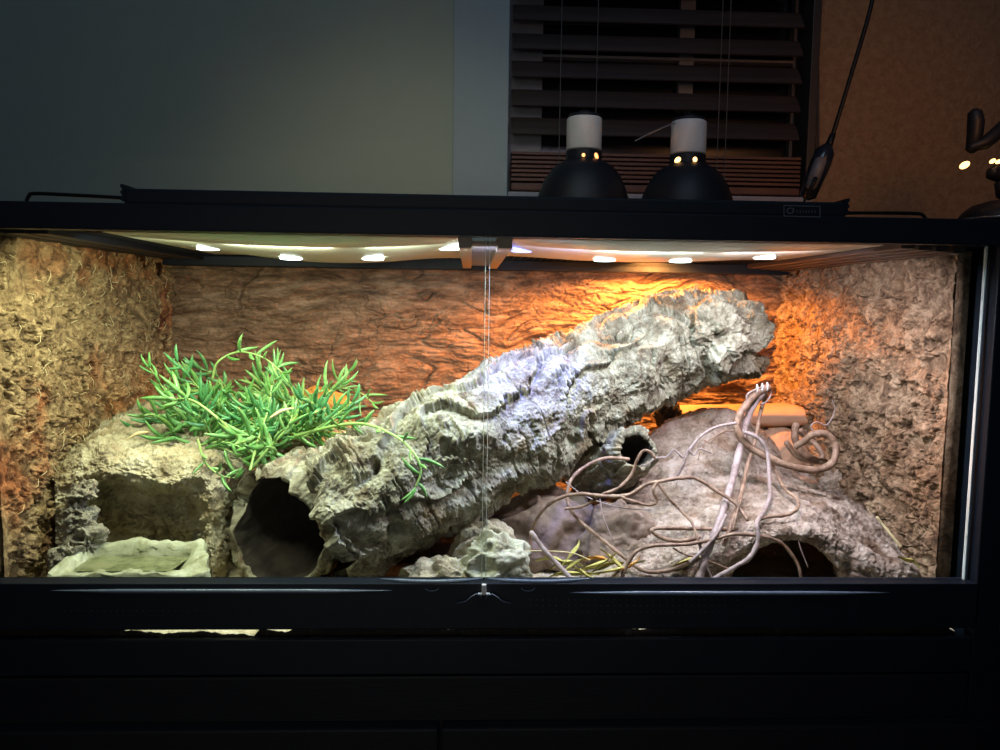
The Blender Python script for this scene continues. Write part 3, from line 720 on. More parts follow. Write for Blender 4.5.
# right-hand wall of rubble between hide and side panel comes from the panel itself
LX = [55, 82, 105, 135, 165, 190, 212, 238, 275, 330]
def lrow(xs, ys, y): return [(px, py, y[i] if not np.isscalar(y) else y) for i, (px, py) in enumerate(zip(xs, ys))]
rock_sheet('rock_ledge', [
    lrow(LX, [640]*10, [0.10, 0.12, 0.17, 0.18, 0.18, 0.16, 0.12, 0.19, 0.27, 0.34]),
    lrow(LX, [560, 556, 548, 545, 545, 548, 560, 580, 590, 590], [0.12, 0.13, 0.17, 0.18, 0.18, 0.165, 0.11, 0.19, 0.27, 0.34]),
    lrow(LX, [530, 522, 515, 512, 512, 515, 528, 550, 570, 570], [0.12, 0.13, 0.165, 0.18, 0.18, 0.165, 0.12, 0.19, 0.27, 0.34]),
    lrow(LX, [500, 492, 488, 490, 496, 492, 498, 520, 545, 545], [0.12, 0.125, 0.15, 0.165, 0.165, 0.15, 0.125, 0.19, 0.27, 0.34]),
    lrow(LX, [482, 474, 472, 478, 486, 480, 478, 492, 515, 520], [0.12, 0.115, 0.112, 0.11, 0.108, 0.112, 0.13, 0.19, 0.27, 0.34]),
    lrow(LX, [470, 456, 452, 456, 462, 462, 460, 470, 490, 500], [0.14, 0.13, 0.13, 0.13, 0.125, 0.13, 0.145, 0.20, 0.28, 0.35]),
    lrow([70, 92, 112, 140, 168, 192, 214, 240, 280, 335], [450, 438, 436, 437, 440, 440, 440, 446, 460, 470], [0.19, 0.19, 0.19, 0.19, 0.19, 0.19, 0.20, 0.23, 0.29, 0.36]),
    lrow([90, 108, 125, 150, 175, 200, 220, 250, 290, 345], [430, 420, 417, 418, 420, 420, 422, 426, 438, 446], 0.28),
    lrow([120, 135, 148, 168, 190, 210, 235, 262, 300, 350], [415, 408, 404, 403, 404, 405, 408, 412, 422, 430], 0.40),
    lrow([150, 162, 175, 190, 210, 230, 250, 275, 310, 355], [410, 402, 398, 396, 396, 398, 400, 404, 412, 420], 0.52)],
    560, 520, M_palerock, rough_h2(0.0062, 24, 0.005), 'pale sandy rock ledge on the left under the green plant', 'rock', 0.010)

def blob(name, c, r, mat_, amp, freq, label, cat='rock', seed=0, nu=160, nv=110, facet=0.0, parent=None, rotz=0.0, power=1.0):
    th_ = np.linspace(0, 2*math.pi, nu, endpoint=False); ph = np.linspace(0.015, math.pi-0.015, nv)
    T_, Pp = np.meshgrid(th_, ph); D = np.stack([np.sin(Pp)*np.cos(T_), np.sin(Pp)*np.sin(T_), np.cos(Pp)], -1)
    if power != 1.0: D2 = np.sign(D)*np.abs(D)**power; D2 = D2
    else: D2 = D
    if facet: D2 = D2*(1-facet*sstep(0.0, 0.5, worley(D*1.6+seed)[1]-worley(D*1.6+seed)[0])[..., None]*0.5)
    S = D2*np.array(r)
    S = S+D*(amp*(fbm(S*freq+seed, 5, 0.55)+0.4*worley(S*freq*1.4+seed)[2]))[..., None]
    cz, sz = math.cos(rotz), math.sin(rotz)
    S = np.stack([S[..., 0]*cz-S[..., 1]*sz, S[..., 0]*sz+S[..., 1]*cz, S[..., 2]], -1)
    V = np.vstack([(S+np.array(c)).reshape(-1, 3), [np.array(c)+S[0].mean(0), np.array(c)+S[-1].mean(0)]])
    F = grid_faces(nu, nv, True)[:, ::-1].tolist(); n = nu*nv
    for i in range(nu): F.append((n, i, (i+1) % nu)); F.append((n+1, (nv-1)*nu+(i+1) % nu, (nv-1)*nu+i))
    o = mesh_obj(name, V, F, mat_, parent)
    return tag(o, label, cat) if label and parent is None else o
kb = blob('knot', at(717, 333, 0.275), (0.036, 0.034, 0.044), M_cork, 0.019, 30, None, seed=77, nu=260, nv=180, parent=main)
# stones along the left panel
for px, py, y, r, lab in ((84, 492, 0.10, 0.016, 'grey crumbly stone topmost of the small pile against the left bark panel'),
                          (78, 516, 0.095, 0.018, 'grey crumbly stone in the middle of the small pile by the left bark panel'),
                          (88, 540, 0.09, 0.017, 'grey stone at the bottom of the small pile behind the water dish'),
                          (70, 556, 0.075, 0.018, 'brownish stone beside the left back corner of the water dish')):
    blob('stone', at(px, py, y), (r, r, r*1.05), M_greyrock, 0.009, 52, lab, seed=px, facet=0.5)
blob('boulder', at(497, 570, 0.06), (0.046, 0.035, 0.048), M_quartz, 0.008, 30, 'pale greenish quartz boulder at the front glass below the big log', seed=3, facet=0.5)
blob('boulder', at(442, 582, 0.065), (0.055, 0.035, 0.030), M_palerock, 0.007, 36, 'low pale rubble rock between the big log and the quartz boulder', seed=5, facet=0.4)
blob('boulder', at(485, 552, 0.12), (0.045, 0.04, 0.042), M_palerock, 0.007, 30, 'shaded tan boulder just behind the quartz boulder', seed=8, facet=0.4)
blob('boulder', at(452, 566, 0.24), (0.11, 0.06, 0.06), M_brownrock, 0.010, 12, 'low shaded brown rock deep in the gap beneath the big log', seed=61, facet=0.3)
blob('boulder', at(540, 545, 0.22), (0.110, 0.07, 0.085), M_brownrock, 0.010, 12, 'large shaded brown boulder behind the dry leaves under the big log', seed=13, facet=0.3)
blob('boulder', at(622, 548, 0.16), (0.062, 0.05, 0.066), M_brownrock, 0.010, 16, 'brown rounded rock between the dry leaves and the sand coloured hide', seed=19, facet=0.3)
blob('boulder', at(776, 462, 0.42), (0.055, 0.05, 0.062), M_heatlit, 0.006, 14, 'smooth round boulder glowing orange behind the vine coil', seed=23)
blob('boulder', at(742, 435, 0.45), (0.040, 0.04, 0.040), M_heatlit, 0.006, 16, 'smaller smooth orange-lit rock behind the upright vine', seed=29)
blob('boulder', at(836, 488, 0.30), (0.022, 0.024, 0.030), M_sandrock, 0.008, 50, 'rough orange-lit stone in the gap by the right bark panel', seed=33)
# flat wooden ledge at the back
L0, L1 = at(655, 417, 0.46), at(795, 414, 0.46)
nu, nv = 260, 90; th_ = np.linspace(0, 2*math.pi, nv, endpoint=False); xs = np.linspace(0, 1, nu)
XX, TT_ = np.meshgrid(xs, th_); C_ = L0+(L1-L0)*XX[..., None]
ry = 0.055*np.sign(np.cos(TT_))*np.abs(np.cos(TT_))**0.6; rz = 0.017*np.sign(np.sin(TT_))*np.abs(np.sin(TT_))**0.7
G = C_+np.stack([0*XX, ry, rz], -1); endk = 1-0.35*np.exp(-(XX*18)**2)
G = C_+(G-C_)*endk[..., None]; G[..., 2] += 0.0018*fbm(G*np.array([14, 60, 60]), 3)
V = np.vstack([G.reshape(-1, 3), [L0], [L1]]); F = []
for a in range(nv):
    b = (a+1) % nv
    for k in range(nu-1): F.append((a*nu+k, a*nu+k+1, b*nu+k+1, b*nu+k))
    F.append((nv*nu, a*nu, b*nu)); F.append((nv*nu+1, b*nu+nu-1, a*nu+nu-1))
tag(mesh_obj('wooden_ledge', V, F, M_heatlit), 'smooth flat wooden ledge lit orange across the right rear below the big log', 'ledge')
blob('bark_chunk', at(668, 412, 0.42), (0.020, 0.02, 0.022), M_corkin, 0.008, 50, 'dark knobbly bark chunk at the left end of the orange ledge', 'bark', seed=41)

# ================================================================== DISH
dish = thing('water_dish', at(130, 590, 0.06)+np.array([0, 0, -0.02]), 'shallow pale green stone-look water dish in the front left corner', 'dish')
def ring(zs_, pts): return [np.array([p[0], p[1], zs_]) for p in pts]
zr = at(140, 540, 0.098)[2]
cor_o = [at(86, 541, 0.098), at(204, 541, 0.098)]
xoL, xoR = cor_o[0][0], cor_o[1][0]; xfL, xfR = at(40, 590, 0.014)[0], at(206, 590, 0.014)[0]
def rect_ring(xl0, xr0, xl1, xr1, y0, y1, z, n=60, rnd=0.012):
    """rounded quad: back edge y1 from xl1..xr1, front edge y0 from xl0..xr0"""
    pts = []
    quad = [np.array([xl0, y0]), np.array([xr0, y0]), np.array([xr1, y1]), np.array([xl1, y1])]
    for i in range(4):
        a, b, c_ = quad[i-1], quad[i], quad[(i+1) % 4]
        pa_ = b+(a-b)/np.linalg.norm(a-b)*rnd; pb_ = b+(c_-b)/np.linalg.norm(c_-b)*rnd
        for t_ in np.linspace(0, 1, 8): pts.append((1-t_)**2*pa_+2*t_*(1-t_)*b+t_*t_*pb_)
        nx = c_+(b-c_)/np.linalg.norm(b-c_)*rnd
        for t_ in np.linspace(0, 1, 24)[1:-1]: pts.append(pb_*(1-t_)+nx*t_)
    return np.array([(p[0], p[1], z) for p in pts])
def dish_rings(specs): return np.array([rect_ring(*s_) for s_ in specs])
R_ = dish_rings([(xfL-0.010, xfR+0.004, xoL-0.012, xoR+0.006, 0.018, 0.106, zr-0.062),
                 (xfL-0.006, xfR+0.002, xoL-0.007, xoR+0.003, 0.020, 0.103, zr-0.022),
                 (xfL, xfR, xoL, xoR, 0.022, 0.100, zr-0.003), (xfL+0.003, xfR-0.003, xoL+0.003, xoR-0.003, 0.025, 0.097, zr),
                 (xfL+0.016, xfR-0.026, xoL+0.009, xoR-0.006, 0.030, 0.091, zr-0.001),
                 (xfL+0.028, xfR-0.044, xoL+0.014, xoR-0.012, 0.036, 0.086, zr-0.010), (xfL+0.036, xfR-0.052, xoL+0.018, xoR-0.016, 0.041, 0.080, zr-0.026),
                 (xfL+0.050, xfR-0.062, xoL+0.035, xoR-0.035, 0.045, 0.065, zr-0.029)])
nvv = 110; Gd = np.stack([resample(R_[:, i], nvv) for i in range(R_.shape[1])], 1)
Gd = Gd+0.0024*fbm(Gd*70, 4)[..., None]*np.array([1, 1, 1.0]) + 0.002*fbm(Gd*25+4, 2)[..., None]
Gd[..., 2] -= 0.0205*(0.098-Gd[..., 1])/0.078
nring = Gd.shape[1]; F = grid_faces(nring, nvv, True)
mesh_obj('bowl', Gd.reshape(-1, 3), F, M_dish, dish)
Wt = rect_ring(xfL+0.030, xfR-0.046, xoL+0.015, xoR-0.013, 0.027, 0.084, zr-0.0170)
c0 = Wt.mean(0); rings = np.array([c0+(Wt-c0)*k for k in np.linspace(1, 0.02, 30)])
rings[..., 2] += 0.0006*fbm(rings*60, 2)
mesh_obj('water', rings.reshape(-1, 3), grid_faces(len(Wt), 30, True), M_water, dish, label='murky greenish water in the dish')

# ================================================================== PLANT
plant = thing('trailing_succulent', at(270, 430, 0.34), 'tangled bright green trailing succulent heaped on the left rock ledge', 'plant')
def leaf_geo(p, d, up, L_, r_, n=9, k=7):
    d = d/np.linalg.norm(d); t_ = np.linspace(0, 1, n)
    up = up-d*(up@d); up = up/(np.linalg.norm(up)+1e-9)
    C = p+np.outer(t_*L_, d)+np.outer(t_**2, up*0.42*L_)
    R = r_*np.array([0.35, 0.7, 0.92, 1.0, 1.0, 0.95, 0.8, 0.5, 0.12])
    return tube_geo(C, R, k, True)
def stem_plant(path, leaves, L_, r_=0.0026, stemr=0.0014, start=0.0, mat_=M_leaf, seed=0):
    rs = random.Random(seed); C = spline(path, 8); Tn, N_, B_ = frames(C); ns = len(C)
    st = MB().tube(C, np.linspace(stemr, stemr*0.5, ns), 6).build('stem', M_stem, plant, smooth=True)
    mb = MB(); ang = rs.uniform(0, 6.28)
    for k in range(leaves):
        f = start+(1-start)*(k+0.5)/leaves; i_ = min(ns-1, int(f*(ns-1))); ang += 2.2+rs.uniform(-0.5, 0.5)
        side = math.cos(ang)*N_[i_]+math.sin(ang)*B_[i_]
        side = side+np.array([0, -0.15, 0.25])
        d = side*rs.uniform(0.6, 1.0)+Tn[i_]*rs.uniform(0.0, 0.8)
        V, F_ = leaf_geo(C[i_], d, Tn[i_]*0.7+np.array([rs.uniform(-.5, .5), rs.uniform(-.4, .2), rs.uniform(-0.6, 0.9)]), L_*rs.uniform(0.65, 1.2), r_*rs.uniform(0.75, 1.15))
        mb.add(V, F_)
    for q in range(2):
        V, F_ = leaf_geo(C[-1], Tn[-1]+np.array([rs.uniform(-.5, .5), 0, rs.uniform(-.4, .5)]), np.array([0, 0, 0.5]), L_*0.8, r_*0.9); mb.add(V, F_)
    f_ = mb.build('foliage', mat_, st, smooth=True)
    return st
rs = random.Random(11)
PST = [
  ([(345, 348, .33), (0, 0, 0)], 0),
]
# stems that can be picked out one by one
stem_plant([at(295, 436, .20), at(335, 426, .15), at(365, 424, .11), at(395, 436, .07), at(413, 452, .045), at(421, 470, .035), at(416, 487, .030)], 13, 0.028, 0.0024, 0.0024, 0.0, M_leaf, 1)
stem_plant([at(255, 455, .14), at(228, 428, .13), at(205, 408, .14), at(188, 399, .16), at(172, 400, .17)], 8, 0.038, 0.003, 0.0022, 0.72, M_leaf, 2)
stem_plant([at(250, 470, .11), at(258, 440, .16), at(268, 410, .2), at(272, 385, .22), at(276, 366, .24)], 9, 0.032, 0.0026, 0.0018, 0.55, M_leaf, 3)
stem_plant([at(212, 380, .25), at(218, 362, .24), at(238, 352, .24), at(262, 357, .22), at(282, 372, .2)], 8, 0.03, 0.0024, 0.0017, 0.35, M_leaf, 4)
stem_plant([at(198, 440, .15), at(205, 462, .12), at(220, 475, .105), at(235, 478, .1)], 7, 0.022, 0.0022, 0.0016, 0.2, M_leaf, 5)
stem_plant([at(176, 405, .2), at(163, 388, .19), at(150, 368, .17)], 7, 0.026, 0.0022, 0.0014, 0.1, M_leaf, 6)
stem_plant([at(205, 395, .24), at(190, 378, .22), at(178, 362, .2)], 7, 0.03, 0.0025, 0.0014, 0.1, M_leafb, 7)
stem_plant([at(320, 405, .33), at(335, 385, .32), at(348, 372, .31)], 7, 0.03, 0.002, 0.0014, 0.1, M_leaf, 8)
stem_plant([at(310, 395, .3), at(335, 388, .29), at(358, 392, .27), at(372, 402, .25)], 8, 0.03, 0.002, 0.0016, 0.1, M_leaf, 9)
stem_plant([at(300, 440, .2), at(322, 425, .19), at(340, 412, .19), at(352, 402, .18)], 7, 0.034, 0.0026, 0.0018, 0.3, M_leafb, 10)
stem_plant([at(250, 470, .14), at(270, 447, .14), at(287, 428, .14), at(292, 415, .15)], 7, 0.03, 0.003, 0.002, 0.3, M_leaf, 12)
for k in range(64):
    a = rs.uniform(0, 6.283); rr_ = math.sqrt(rs.random()); px = 256+84*rr_*math.cos(a); py = 426+35*rr_*math.sin(a)
    y = 0.30-0.10*(py-426)/38-rs.uniform(0, 0.07)
    p0 = at(px, py, y)
    ang = rs.uniform(-0.5, 3.6); Ls = rs.uniform(0.035, 0.08)
    d = np.array([math.cos(ang), rs.uniform(-0.6, 0.2), 0.55*math.sin(ang)+0.05]); d /= np.linalg.norm(d)
    p1 = p0+d*Ls*0.5+np.array([0, 0, 0.006]); p2 = p0+d*Ls+np.array([0, -0.005, -0.006])
    st_ = stem_plant([p0, p1, p2], rs.randint(6, 10), rs.uniform(0.028, 0.044), rs.uniform(0.0027, 0.0036), 0.0015, 0.0, M_leaf if k % 3 else M_leafb, 100+k)

for px, py, dx, lab in ((148, 432, -22, 'yellowed fallen leaf on the pale ledge left of the green plant'), (270, 418, 24, 'pale yellow dry stalk lying inside the green plant')):
    c = at(px, py, 0.16 if dx < 0 else 0.13); e_ = at(px+dx, py+8 if dx < 0 else py-10, 0.15 if dx < 0 else 0.14)
    V, F_ = tube_geo(spline([c, (c+e_)/2+np.array([0, 0, 0.003]), e_], 5), [0.001, 0.0016, 0.002, 0.0024, 0.0026, 0.0024, 0.002, 0.0017, 0.0014, 0.001, 0.0006], 6)
    tag(mesh_obj('dry_stalk', V, F_, M_straw), lab, 'stalk')
blob('orange_stone', at(318, 402, 0.46), (0.05, 0.02, 0.022), M_orangeleaf, 0.006, 30, 'orange flat stone behind the right side of the green plant', seed=51)

# ================================================================== VINES
vt = thing('vine_tangle', at(700, 575, 0.15), 'tangle of bare brown and lavender vines looping over the rock hide', 'vines')
def vine(pts, r, mat_=M_vine, name='vine', parent=vt, label=None, taper=1.0, n=10):
    P = [at(*p) for p in pts]; C = spline(P, 9); R = np.linspace(r, r*taper, len(C))*(0.80 if r < 0.0055 else 0.92)*(1+0.10*np.sin(np.arange(len(C))*0.9)*np.sin(np.arange(len(C))*0.37))
    V, F_ = tube_geo(C, R, n, True, lump=0.0006 if r > 0.0015 else 0.0)
    return mesh_obj(name, V, F_, mat_, parent, label=label)
vine([(769, 387, .20), (757, 393, .20), (744, 408, .19), (737, 425, .185), (744, 442, .18), (765, 456, .175), (790, 466, .17), (815, 470, .17), (832, 463, .17), (836, 447, .18), (828, 435, .185), (814, 434, .19), (803, 442, .20), (796, 446, .21)], 0.0062, label='thick brown vine bent into a wide loop', taper=0.85)
vine([(796, 424, .24), (795, 438, .235), (802, 452, .23), (815, 460, .225), (826, 463, .22)], 0.0058)
vine([(786, 442, .25), (797, 456, .245), (812, 461, .24), (822, 457, .24), (818, 447, .25), (808, 438, .26), (800, 430, .26)], 0.0052)
vine([(764, 390, .205), (750, 412, .20), (742, 440, .185), (735, 470, .155), (726, 502, .095), (716, 530, .055), (706, 555, .040), (698, 582, .032)], 0.0058, M_vinepale, label='thick pale lavender upright vine', taper=0.9)
vine([(766, 392, .215), (760, 415, .21), (755, 440, .19), (747, 468, .165), (741, 495, .115), (733, 520, .065), (724, 545, .042)], 0.0038, M_vine)
vine([(744, 432, .17), (758, 438, .17), (767, 452, .17), (769, 475, .155), (770, 495, .11), (765, 510, .075), (757, 523, .045), (758, 540, .035), (750, 557, .03), (733, 568, .03), (712, 580, .028)], 0.0036, M_vinepale)
vine([(770, 458, .17), (777, 474, .17), (785, 489, .13), (797, 499, .10), (797, 509, .075), (786, 515, .065), (768, 517, .06), (755, 521, .055)], 0.0028, M_vine)
vine([(736, 423, .17), (716, 427, .165), (700, 437, .16), (688, 452, .155), (683, 465, .15), (677, 475, .15), (668, 477, .15)], 0.0027, M_vinepale)
vine([(740, 431, .19), (726, 431, .18), (716, 436, .18), (710, 443, .18), (703, 440, .18), (697, 446, .18)], 0.0017, M_vine, taper=0.6)
vine([(711, 453, .14), (700, 449, .14), (694, 455, .14), (688, 450, .14), (683, 457, .14), (674, 450, .14), (666, 457, .14), (656, 458, .14), (648, 464, .14), (641, 466, .14)], 0.0017, M_vinepale, name='tendril', label='curly pale tendril')
vine([(655, 458, .13), (650, 452, .13), (643, 451, .13), (637, 460, .13), (631, 475, .13), (618, 488, .125), (602, 494, .12)], 0.0026, M_vine)
vine([(629, 459, .15), (606, 458, .145), (586, 466, .14), (571, 480, .13), (567, 497, .12), (571, 510, .11), (582, 523, .10), (600, 538, .09), (615, 550, .075), (630, 562, .06), (645, 571, .05), (665, 571, .05), (688, 563, .055), (705, 550, .07)], 0.0030, M_vine)
vine([(530, 555, .13), (532, 530, .13), (543, 510, .12), (560, 498, .11), (580, 494, .10), (605, 496, .095), (628, 495, .09), (645, 485, .09), (657, 482, .09), (680, 478, .095), (697, 479, .095), (718, 492, .09), (735, 503, .08), (748, 520, .055)], 0.0031, M_vine, label='long brown vine running across the tangle')
vine([(657, 482, .088), (653, 491, .085), (657, 501, .085), (648, 505, .085), (632, 501, .085), (622, 497, .088)], 0.0027, M_vine)
vine([(657, 482, .09), (668, 497, .085), (680, 510, .085), (692, 523, .06), (698, 540, .045), (703, 555, .04), (711, 580, .035)], 0.0023, M_vine)
vine([(565, 509, .10), (580, 507, .10), (590, 503, .10), (596, 498, .10)], 0.0026, M_vine)
vine([(757, 525, .085), (738, 529, .075), (702, 529, .065), (668, 528, .06), (652, 530, .058), (662, 538, .055), (680, 541, .05), (702, 537, .05)], 0.0033, M_vine)
vine([(620, 584, .03), (626, 567, .032), (636, 552, .035), (652, 546, .037), (688, 544, .04), (715, 539, .042), (735, 534, .042), (760, 536, .04), (780, 542, .038), (792, 555, .035), (799, 568, .032), (802, 584, .03)], 0.0034, M_vine, taper=0.65, label='brown vine arching along the glass in front of the cave')
vine([(673, 548, .04), (684, 554, .038), (706, 560, .036), (732, 570, .035)], 0.0016, M_vine)
vine([(600, 499, .095), (603, 516, .09), (613, 541, .085)], 0.0010, M_vinepale, name='tendril')
vine([(566, 482, .11), (583, 495, .11), (610, 505, .10), (632, 509, .095), (650, 510, .09)], 0.0009, M_vinepale, name='tendril')
vine([(796, 517, .06), (799, 543, .045), (808, 567, .04)], 0.0009, M_vinepale, name='tendril')
vine([(741, 500, .08), (737, 512, .065), (733, 530, .05)], 0.0020, M_vine)
vine([(690, 562, .035), (700, 553, .035), (716, 535, .04), (726, 515, .06)], 0.0028, M_vinepale)
vine([(704, 532, .045), (700, 548, .04), (706, 566, .035), (714, 582, .03)], 0.0016, M_vinepale)
vine([(714, 437, .17), (702, 447, .16), (698, 460, .15)], 0.001, M_vine, name='tendril')
vine([(814, 432, .20), (811, 426, .20), (817, 422, .20), (826, 425, .20), (832, 418, .20), (835, 408, .20), (832, 400, .20)], 0.0015, M_vinepale, name='tendril', taper=0.4)
vine([(768, 386, .20), (771, 394, .20), (766, 402, .20), (760, 404, .205)], 0.0014, M_vinepale, name='tendril')
vine([(748, 404, .19), (747, 395, .19), (756, 389, .195), (768, 385, .20)], 0.0013, M_vinepale, name='tendril')
mb = MB()
for k in range(3):
    c = at(757+k*5, 389-k*1.2, 0.198)
    mb.tube([c+0.0062*np.array([0.25*math.cos(a), math.cos(a), math.sin(a)]) for a in np.linspace(0, 6.283, 17)], 0.0011, 6)
mb.build('tie', M_ceram, vt, smooth=True, label='pale tie wound round the vine tips')
tag(vine([(531, 532, .055), (543, 548, .045), (558, 565, .035), (578, 586, .02)], 0.0036, M_vinepale, 'twig', None), 'short thick pinkish twig leaning against the front glass left of the dry leaves', 'twig')
tag(vine([(512, 551, .06), (545, 551, .055), (572, 553, .05), (590, 560, .05)], 0.0009, M_straw, 'twig', None), 'thin pale straw lying across the pinkish twig', 'twig')
tag(vine([(877, 517, .10), (884, 526, .095), (893, 537, .085), (901, 547, .08)], 0.0024, M_straw, 'straw', None), 'pale straw blade leaning on the right bark panel above the rock hide', 'straw')
tag(vine([(56, 508, .10), (66, 505, .095), (80, 504, .09)], 0.0013, M_straw, 'twig', None), 'thin pale twig poking out of the left bark panel', 'twig')

# dry leaves
rs = random.Random(5)
def dryleaf(pts, wdt, mat_, label, grp=None):
    C = spline([at(*p) for p in pts], 6); Tn, N_, B_ = frames(C); n = len(C); V = []; F = []
    K = 5; wdt = wdt*1.15
    for s_ in (0, 1):
        for i_ in range(n):
            t_ = i_/(n-1); w_ = wdt*math.sin(math.pi*min(1, 0.06+t_*0.92))**0.7
            sd = B_[i_]*0.8+N_[i_]*0.6; nn = np.cross(Tn[i_], sd)
            for k in range(K):
                q = k/(K-1)*2-1
                V.append(C[i_]+sd*q*w_+nn*(abs(q)*w_*0.35+0.0008*math.sin(i_*0.5+q*3)+s_*0.0006))
    for i_ in range(n-1):
        for k in range(K-1):
            a = i_*K+k; F.append((a, a+1, a+K+1, a+K)); b = a+n*K; F.append((b, b+K, b+K+1, b+1))
    tag(mesh_obj('dry_leaf', V, F, mat_), label, 'leaf', grp)
DL = [([(545, 578, .03), (560, 572, .035), (580, 572, .035), (600, 574, .03)], .006, M_dryleaf, 'flat olive dry leaf lowest at the glass beside the pinkish twig'),
      ([(561, 566, .05), (568, 556, .055), (576, 546, .06), (579, 540, .065)], .0065, M_dryleaf, 'upright crumpled yellow-olive leaf, tallest of the dry leaves'),
      ([(572, 572, .04), (588, 566, .045), (604, 560, .05), (616, 553, .055)], .0055, M_dryleaf, 'long olive leaf rising to the right behind the vines'),
      ([(583, 560, .06), (595, 556, .06), (606, 558, .055), (612, 564, .05)], .0055, M_orangeleaf, 'orange dry leaf in the middle of the olive leaves'),
      ([(600, 548, .07), (612, 556, .06), (622, 566, .05), (628, 574, .04)], .0065, M_dryleaf, 'pale olive leaf folded down towards the brown vine'),
      ([(585, 575, .03), (605, 571, .032), (625, 566, .035), (645, 560, .04)], .0028, M_dryleaf, 'narrow yellow-green blade crossing low in front of the dry leaves'),
      ([(535, 560, .07), (550, 556, .07), (562, 560, .065), (575, 568, .06)], .007, M_dryleaf, 'broad dull olive leaf behind the pinkish twig'),
      ([(612, 576, .03), (622, 568, .035), (634, 562, .04), (640, 556, .045)], .005, M_orangeleaf, 'orange-brown leaf pressed against the base of the arching vine'),
      ([(668, 570, .06), (680, 562, .06), (695, 557, .06), (708, 558, .06)], .005, M_dryleaf, 'brownish leaf on the sand right of the dry leaves'),
      ([(898, 556, .06), (905, 558, .055), (914, 560, .05), (920, 568, .045)], .005, M_dryleaf, 'small yellow leaf at the lower front of the right bark panel')]
DL += [([(556, 576, .045), (566, 568, .05), (577, 560, .055), (590, 556, .06)], .006, M_dryleaf, 'creased olive leaf between the upright yellow leaf and the glass'),
       ([(548, 570, .07), (556, 563, .075), (570, 560, .08), (584, 566, .08)], .008, M_dryleaf, 'wide curled olive leaf at the back of the dry leaves on the left'),
       ([(590, 572, .055), (600, 566, .06), (612, 561, .065), (624, 563, .07)], .008, M_dryleaf, 'wide pale olive leaf at the back of the dry leaves on the right'),
       ([(575, 566, .04), (582, 570, .035), (592, 576, .03), (604, 580, .026)], .005, M_dryleaf, 'small folded yellow leaf touching the glass under the orange leaf')]
for d_ in DL: dryleaf(*d_)

# ================================================================== DOME LAMPS
def dome_lamp(px, py_top, pys, label, holes, y=0.465, zb=None, rD=0.091):
    c = at(px, py_top, y); zb = H+0.0065
    d = thing('dome_lamp', (c[0], y, zb), label, 'lamp')
    zt_ = at(px, pys, y)[2]; hD = zt_-zb-0.004
    prof = [(rD, 0.0), (rD+0.002, 0.001), (rD, 0.003)]
    prof += [(rD*math.cos(a)**0.62 if a < 1.5 else 0.02, 0.003+hD*math.sin(a)) for a in np.linspace(0.02, 1.22, 14)]
    prof += [(0.027, hD+0.0045)]
    MB().lathe((c[0], y, zb), prof, 48).build('shade', M_dome, d, smooth=True)
    z1 = zb+hD+0.0035; z2 = c[2]; rS = 0.0305
    MB().lathe((c[0], y, z1-0.002), [(0.0001, 0), (rS*1.02, 0), (rS*1.02, 0.015), (rS*0.96, 0.016), (0.0001, 0.016)], 36).build('vent_collar', M_dome, d, smooth=False)
    hs = z2-z1-0.014
    MB().lathe((c[0], y, z1+0.0152), [(0.0001, 0), (rS*0.98, 0), (rS, 0.002), (rS, hs-0.004), (rS*0.97, hs-0.001), (rS*0.9, hs), (0.0001, hs)], 36).build('socket', M_ceram, d, smooth=True, label='whitish ceramic socket')
    MB().lathe((c[0], y, z2+0.0012), [(0.0001, 0), (rS*0.93, 0), (rS*0.9, 0.005), (rS*0.4, 0.008), (rS*0.25, 0.013), (0.0001, 0.014)], 30).build('cap', M_dome, d, smooth=True)
    MB().lathe((c[0], y, zb+0.008), [(0.0001, 0), (0.018, 0.002), (0.026, 0.012), (0.024, 0.022), (0.014, 0.036), (0.0001, 0.037)], 24).build('bulb', M_glow2, d, smooth=True)
    for (hx, hy, wr, hr, tilt_, m_) in holes:
        p = at(hx, hy, y-rS); dx = (p[0]-c[0])/(rS*1.03); dx = max(-0.95, min(0.95, dx)); n_ = np.array([dx, -math.sqrt(1-dx*dx), 0])
        q = np.array([c[0], y, p[2]])+n_*(rS*1.03); tg = np.array([n_[1], -n_[0], 0])*-1
        V = [q+n_*0.0004]; V2 = []
        for a in np.linspace(0, 2*math.pi, 18, endpoint=False):
            ca, sa = math.cos(a)*wr, math.sin(a)*hr
            ca, sa = ca*math.cos(tilt_)-sa*math.sin(tilt_), ca*math.sin(tilt_)+sa*math.cos(tilt_)
            V.append(q+n_*0.0004+tg*ca+np.array([0, 0, sa])); V2.append(q+n_*-0.002+tg*ca*1.1+np.array([0, 0, sa*1.1]))
        F = [(0, 1+i_, 1+(i_+1) % 18) for i_ in range(18)]+[(1+i_, 19+i_, 19+(i_+1) % 18, 1+(i_+1) % 18) for i_ in range(18)]
        mesh_obj('vent_hole', V+V2, F, m_, d, smooth=False, label='glowing vent hole')
    return d
dome_lamp(584.5, 119, 159.5, 'left of the two black dome lamps on the terrarium lid', [(583.5, 155, .0028, .0030, 0, M_glow2), (597, 155.5, .0036, .0056, 0.5, M_glow2)])
dome_lamp(689, 122.5, 163.5, 'right of the two black dome lamps on the terrarium lid, its vents glowing brighter', [(679, 159, .0060, .0046, 0.5, M_glow), (695, 159.5, .0036, .0042, 0, M_glow)])
P = [at(635, 141, .44), at(655, 131, .44), at(672, 124, .45), at(690, 118, .465)]
tag(MB().tube(spline(P, 8), 0.0013, 6).build('lamp_cord', M_grey, smooth=True), 'thin grey cord sloping up to the top of the right dome lamp', 'cord')

